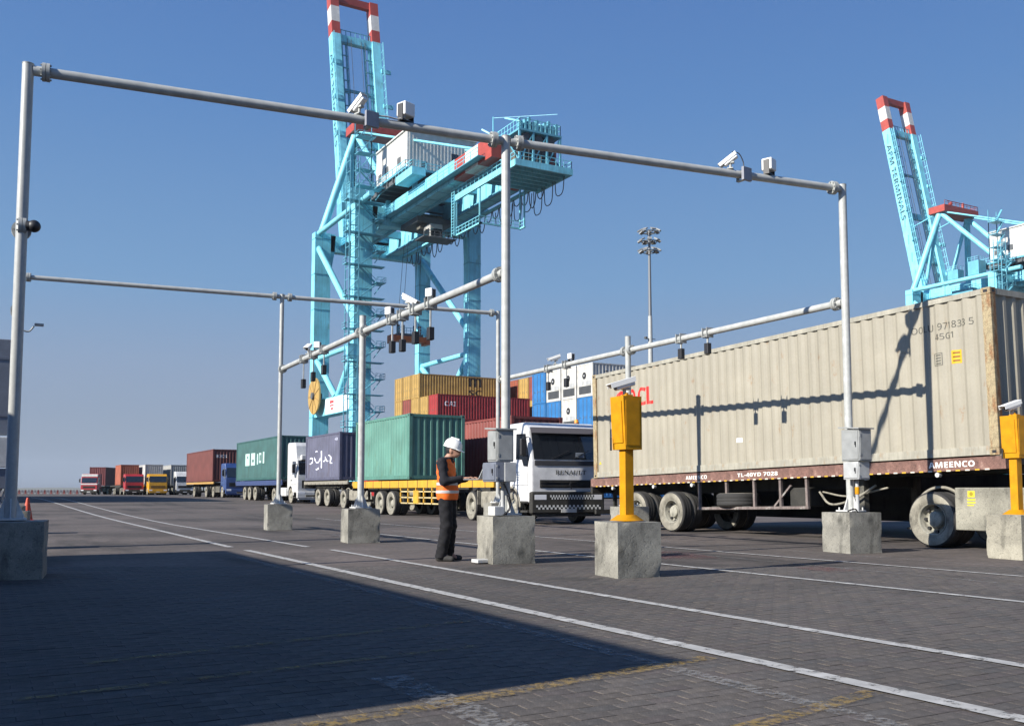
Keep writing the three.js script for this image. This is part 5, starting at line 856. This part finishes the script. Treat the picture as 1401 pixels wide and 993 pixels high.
// trolley with its hanging spreader, each a thing of its own under the first crane
{
  const t = T('crane_trolley', 'dark crane trolley with operator cab under the girders', 'trolley', [72.8, 47.2, -163]);
  new B().bx(-3.6, 3.6, 3.2, 4.2, -4, 4).m('frame', CG, t); new B().rod(V(-2, 4.6, -1), V(2, 4.6, -1), 0.7, 14).rod(V(-2, 4.6, 2), V(2, 4.6, 2), 0.7, 14).bx(-2.6, -1.4, 2.2, 3.2, 1, 3).bx(1, 2.6, 2.4, 3.2, -3, -1).m('hoist_gear', M.steelDirty, t);
  const cab = new B().box(-0.6, 1.3, 4.4, 2.6, 2.6, 2.8, 0.2).m('operator_cab', mat([0.4, 0.4, 0.38], { map: 'mottle', r: 0.4 }), t); new B().bx(-1.7, 0.5, 0.4, 1.7, 5.8, 5.84).bx(-1.95, -1.91, 0.4, 1.7, 3.3, 5.5).m('cab_window', M.glass, cab);
  new B().bx(-3.4, 3.2, -0.15, 0.0, 2.4, 6.4).rail([V(-3.4, 0, 6.4), V(3.2, 0, 6.4)], 1.1, 1.2).m('cab_platform', CG, t);
  const s = T('spreader', 'orange spreader hanging on ropes below the crane', 'spreader', [71.5, 29.3, -168]);
  new B().bx(-3.9, 3.9, 0, 1.0, -1.1, 1.1).m('beam', mat([0.62, 0.14, 0.02], { map: 'mottle', r: 0.3 }), s); new B().bx(-3.95, -3.1, -0.4, 1.1, -1.2, 1.2).bx(3.1, 3.95, -0.4, 1.1, -1.2, 1.2).m('end_beam', mat([0.42, 0.1, 0.03], { rough: 0.6 }), s);
  new B().bx(-2.6, 2.6, 1.0, 1.5, -0.9, 0.9).m('head_block', CG, s); const rp = new B(); for (const x of [-2.2, -1.2, 1.2, 2.2]) { rp.rod(V(x, 1.5, -0.6), V(x * 0.8 + 1.0, 21, -0.6), 0.045, 5); rp.rod(V(x, 1.4, 0), V(x, 3.2, 0), 0.35, 8); } rp.m('rope', CG, s);
  new B().rail([V(-2.6, 1.5, 0.9), V(2.6, 1.5, 0.9)], 1.1, 0.9).m('handrail', CB, s);
}

// ---------- the worker with the laptop ----------
{
  const P = T('person', 'worker in white helmet and orange vest typing on a laptop', 'person', [6.06, 0, -12.74]); P.rotation.y = 47 * Math.PI / 180;
  const cap = (p, a, b, ra, rb) => { const bx = b[0] - a[0], by = b[1] - a[1], bz = b[2] - a[2], px = p[0] - a[0], py = p[1] - a[1], pz = p[2] - a[2], t = cl((px * bx + py * by + pz * bz) / (bx * bx + by * by + bz * bz)); return Math.hypot(px - bx * t, py - by * t, pz - bz * t) - (ra + (rb - ra) * t); };
  const ell = (p, c, r) => { const x = (p[0] - c[0]) / r[0], y = (p[1] - c[1]) / r[1], z = (p[2] - c[2]) / r[2], k = Math.hypot(x, y, z); return (k - 1) * Math.min(...r); };
  const smin = (a, b, k) => { const h = Math.max(k - Math.abs(a - b), 0) / k; return Math.min(a, b) - h * h * k * 0.25; };
  const all = (p, parts, k) => { let d = 9; for (const q of parts) d = smin(d, q(p), k); return d; };
  function surf(fn, c, half, res) {
    const mc = new MarchingCubes(res, new THREE.MeshBasicMaterial(), false, false, 200000); mc.isolation = 0; mc.reset();
    const hs = res / 2, f = mc.field; for (let z = 0; z < res; z++) for (let y = 0; y < res; y++) for (let x = 0; x < res; x++) f[x + y * res + z * res * res] = -fn([c[0] + (x - hs) / hs * half, c[1] + (y - hs) / hs * half, c[2] + (z - hs) / hs * half]);
    mc.update(); const n = mc.count, pos = new Float32Array(mc.positionArray.subarray(0, n * 3)), nor = new Float32Array(mc.normalArray.subarray(0, n * 3));
    for (let i = 0; i < n; i++) { for (let q = 0; q < 3; q++) pos[i * 3 + q] = c[q] + pos[i * 3 + q] * half; const L = Math.hypot(nor[i * 3], nor[i * 3 + 1], nor[i * 3 + 2]) || 1; for (let q = 0; q < 3; q++) nor[i * 3 + q] /= L; }
    const g = new THREE.BufferGeometry(); g.setAttribute('position', new THREE.BufferAttribute(pos, 3)); g.setAttribute('normal', new THREE.BufferAttribute(nor, 3)); return g;
  }
  const S = [-1, 1], sh = s => [s * 0.185, 1.425, -0.035], el = s => [s * 0.245, 1.15, 0.02], wr = s => [s * 0.13, 1.2, 0.27], hip = s => [s * 0.088, 0.93, -0.01], kn = s => [s * 0.098, 0.5, 0.015], an = s => [s * 0.105, 0.1, s * 0.02 - 0.045];
  const head = [0, 1.615, 0.085];
  const torso = e => [p => ell(p, [0, 1.29, -0.025], [0.175 + e, 0.22 + e, 0.115 + e]), p => ell(p, [0, 1.02, -0.005], [0.165 + e, 0.17 + e, 0.12 + e]), p => cap(p, [-0.14, 1.42, -0.035], [0.14, 1.42, -0.035], 0.07 + e, 0.07 + e)];
  const arms = e => S.flatMap(s => [p => cap(p, sh(s), el(s), 0.058 + e, 0.047 + e), p => cap(p, el(s), wr(s), 0.046 + e, 0.032 + e)]);
  const legs = e => S.flatMap(s => [p => cap(p, hip(s), kn(s), 0.088 + e, 0.062 + e), p => cap(p, kn(s), an(s), 0.06 + e, 0.045 + e)]);
  const headParts = [p => ell(p, head, [0.076, 0.108, 0.096]), p => ell(p, [0, 1.555, 0.12], [0.052, 0.055, 0.062]), p => cap(p, [0, 1.44, -0.01], [0, 1.56, 0.055], 0.058, 0.054), p => cap(p, [0, 1.617, 0.178], [0, 1.588, 0.192], 0.01, 0.016), p => ell(p, [0, 1.548, 0.172], [0.024, 0.01, 0.012]), ...S.map(s => p => ell(p, [s * 0.078, 1.6, 0.07], [0.012, 0.034, 0.02]))];
  const skin = mat([0.36, 0.2, 0.14], { rough: 0.6 });
  const body = surf(p => all(p, [...torso(-0.012), ...arms(-0.01), ...legs(-0.015), p2 => cap(p2, [0, 1.42, -0.02], [0, 1.55, 0.04], 0.056, 0.05), ...S.map(s => q => cap(q, an(s), [an(s)[0], 0.04, an(s)[2] + 0.13], 0.04, 0.03))], 0.05), [0, 0.85, 0], 0.95, 130);
  const headG = surf(p => all(p, headParts, 0.02), [0, 1.58, 0.08], 0.2, 76);
  const handParts = s => { const w = wr(s), o = []; o.push(p => ell(p, [w[0] - s * 0.012, w[1] + 0.0, w[2] + 0.055], [0.04, 0.016, 0.05])); for (let k = 0; k < 4; k++) { const x = w[0] - s * 0.012 + (k - 1.5) * 0.019, L = [0.055, 0.068, 0.064, 0.05][k]; const a = [x, w[1] + 0.002, w[2] + 0.095], b = [x, w[1] + 0.012, w[2] + 0.095 + L * 0.5], c2 = [x, w[1] - 0.008, w[2] + 0.095 + L]; o.push(p => Math.min(cap(p, a, b, 0.009, 0.008), cap(p, b, c2, 0.008, 0.007))); } const a = [w[0] - s * 0.035, w[1], w[2] + 0.04], b = [w[0] - s * 0.065, w[1] + 0.004, w[2] + 0.075], c2 = [w[0] - s * 0.068, w[1] - 0.004, w[2] + 0.1]; o.push(p => Math.min(cap(p, a, b, 0.012, 0.009), cap(p, b, c2, 0.009, 0.008))); return o; };
  const hands = S.map(s => surf(p => all(p, [...handParts(s), q => cap(q, [wr(s)[0], wr(s)[1], wr(s)[2] - 0.04], wr(s), 0.028, 0.026)], 0.008), [wr(s)[0], wr(s)[1], wr(s)[2] + 0.06], 0.14, 76));
  mesh('body', finish([body, headG, ...hands]), skin, P);
  const eye = new B(); for (const s of S) eye.add(new THREE.SphereGeometry(0.009, 10, 8), new THREE.Matrix4().makeTranslation(s * 0.031, 1.618, 0.172)); eye.m('eyes', M.black, P);
  mesh('hair', finish([surf(p => Math.max(ell(p, [0, 1.628, 0.068], [0.083, 0.108, 0.098]), (p[2] - 0.115) * 0.9 - (p[1] - 1.6) * 0.7, 1.555 - p[1]), [0, 1.63, 0.07], 0.16, 60)]), M.black, P);
  const navy = mat([0.007, 0.008, 0.014], { rough: 0.9, map: 'mottle', r: 5 }), dark = mat([0.005, 0.005, 0.008], { rough: 0.92, map: 'mottle', r: 5 });
  const fold = (p, k) => 0.004 * Math.sin(p[1] * 60 + p[0] * 25 + k) * Math.sin(p[2] * 40 + p[1] * 21);
  mesh('sweater', finish([surf(p => Math.max(all(p, [...torso(0.006), ...arms(0.012), q => cap(q, [0, 1.43, -0.02], [0, 1.5, 0.02], 0.066, 0.063)], 0.05) + fold(p, 1), p[1] - 1.51, 0.9 - p[1], Math.min(p[2] - 0.27, 9)), [0, 1.2, 0.05], 0.42, 110)]), navy, P);
  mesh('trousers', finish([surf(p => Math.max(Math.min(all(p, S.flatMap(s => [q => cap(q, hip(s), kn(s), 0.108, 0.088), q => cap(q, kn(s), [an(s)[0], 0.06, an(s)[2]], 0.088, 0.084)]), 0.035), ell(p, [0, 0.96, -0.005], [0.165, 0.12, 0.12])) + fold(p, 3) * 1.3, p[1] - 1.0, 0.045 - p[1]), [0, 0.52, 0], 0.52, 120)]), dark, P);
  const orange = mat([0.95, 0.17, 0.012], { rough: 0.7, map: 'mottle', r: 4 }), grey = mat([0.45, 0.45, 0.46], { rough: 0.45 });
  const vestF = p => { const b = all(p, torso(0.02), 0.05) + fold(p, 5) * 1.2, hem = ell(p, [0, 0.98, -0.005], [0.2, 0.3, 0.15]); return Math.max(smin(b, Math.max(hem, p[1] - 1.15), 0.06), 0.885 - p[1], p[1] - 1.475, ...S.map(s => 0.095 - Math.hypot((p[0] - s * 0.23) * 0.85, p[1] - 1.385, p[2] + 0.03)), 0.075 - Math.hypot(p[0], (p[1] - 1.49) * 0.75, p[2] - 0.03)); };
  const vest = mesh('vest', finish([surf(vestF, [0, 1.18, 0], 0.36, 110)]), orange, P);
  for (const y of [1.0, 1.115]) mesh('reflective_band', finish([surf(p => Math.max(vestF(p) - 0.003, Math.abs(p[1] - y) - 0.022), [0, y, 0], 0.26, 90)]), grey, vest);
  for (const s of S) mesh('shoe', finish([surf(p => Math.max(smin(cap(p, [an(s)[0], 0.05, an(s)[2] - 0.03], [an(s)[0] + s * 0.02, 0.036, an(s)[2] + 0.17], 0.052, 0.04), cap(p, [an(s)[0], 0.05, an(s)[2] - 0.02], [an(s)[0], 0.11, an(s)[2]], 0.05, 0.048), 0.03), 0.004 - p[1]), [an(s)[0], 0.09, an(s)[2] + 0.07], 0.2, 64)]), M.rubber, P);
  const hel = new THREE.Group(); hel.name = 'helmet'; hel.position.set(0, 1.655, 0.075); hel.rotation.x = 0.3; P.add(hel);
  new B().add(lathe([[0.122, -0.012], [0.124, 0.0], [0.122, 0.03], [0.112, 0.07], [0.09, 0.104], [0.055, 0.125], [0, 0.132]], 28).rotateZ(-Math.PI / 2).scale(0.95, 1, 1.12)).m('helmet_shell', M.camWhite, hel);
  new B().add(new THREE.CylinderGeometry(0.125, 0.13, 0.012, 28).scale(0.95, 1, 1.12), new THREE.Matrix4().makeTranslation(0, -0.008, 0)).add(new THREE.CylinderGeometry(0.1, 0.1, 0.008, 24).scale(1, 1, 0.9), new THREE.Matrix4().makeRotationX(0.15).setPosition(0, -0.012, 0.1)).m('brim', M.camWhite, hel);
  new B().bx(-0.014, 0.014, 0.1, 0.142, -0.07, 0.07, 0.01).m('helmet_ridge', M.camWhite, hel);
  const Lp = T('laptop', 'open grey laptop held by the worker', 'laptop', [6.06, 0, -12.74]); Lp.rotation.y = P.rotation.y;
  new B().box(0, 1.178, 0.4, 0.33, 0.016, 0.23, 0.005).m('keyboard_base', mat([0.25, 0.25, 0.26], { rough: 0.4, metal: 0.5 }), Lp);
  const sc = new B().add(new RoundedBoxGeometry(0.33, 0.225, 0.009, 2, 0.004), new THREE.Matrix4().makeTranslation(0, 1.188, 0.515).multiply(new THREE.Matrix4().makeRotationX(0.42)).multiply(new THREE.Matrix4().makeTranslation(0, 0.112, 0))).m('lid', mat([0.5, 0.52, 0.53], { rough: 0.35 }), Lp);
  new B().add(new THREE.BoxGeometry(0.3, 0.19, 0.002), new THREE.Matrix4().makeTranslation(0, 1.188, 0.515).multiply(new THREE.Matrix4().makeRotationX(0.42)).multiply(new THREE.Matrix4().makeTranslation(0, 0.114, -0.006))).m('screen', mat([0.3, 0.42, 0.4], { rough: 0.15 }), sc);
}

scene.traverse(o => { if (o.isMesh) { o.castShadow = true; o.receiveShadow = true; } });
renderer.render(scene, camera);
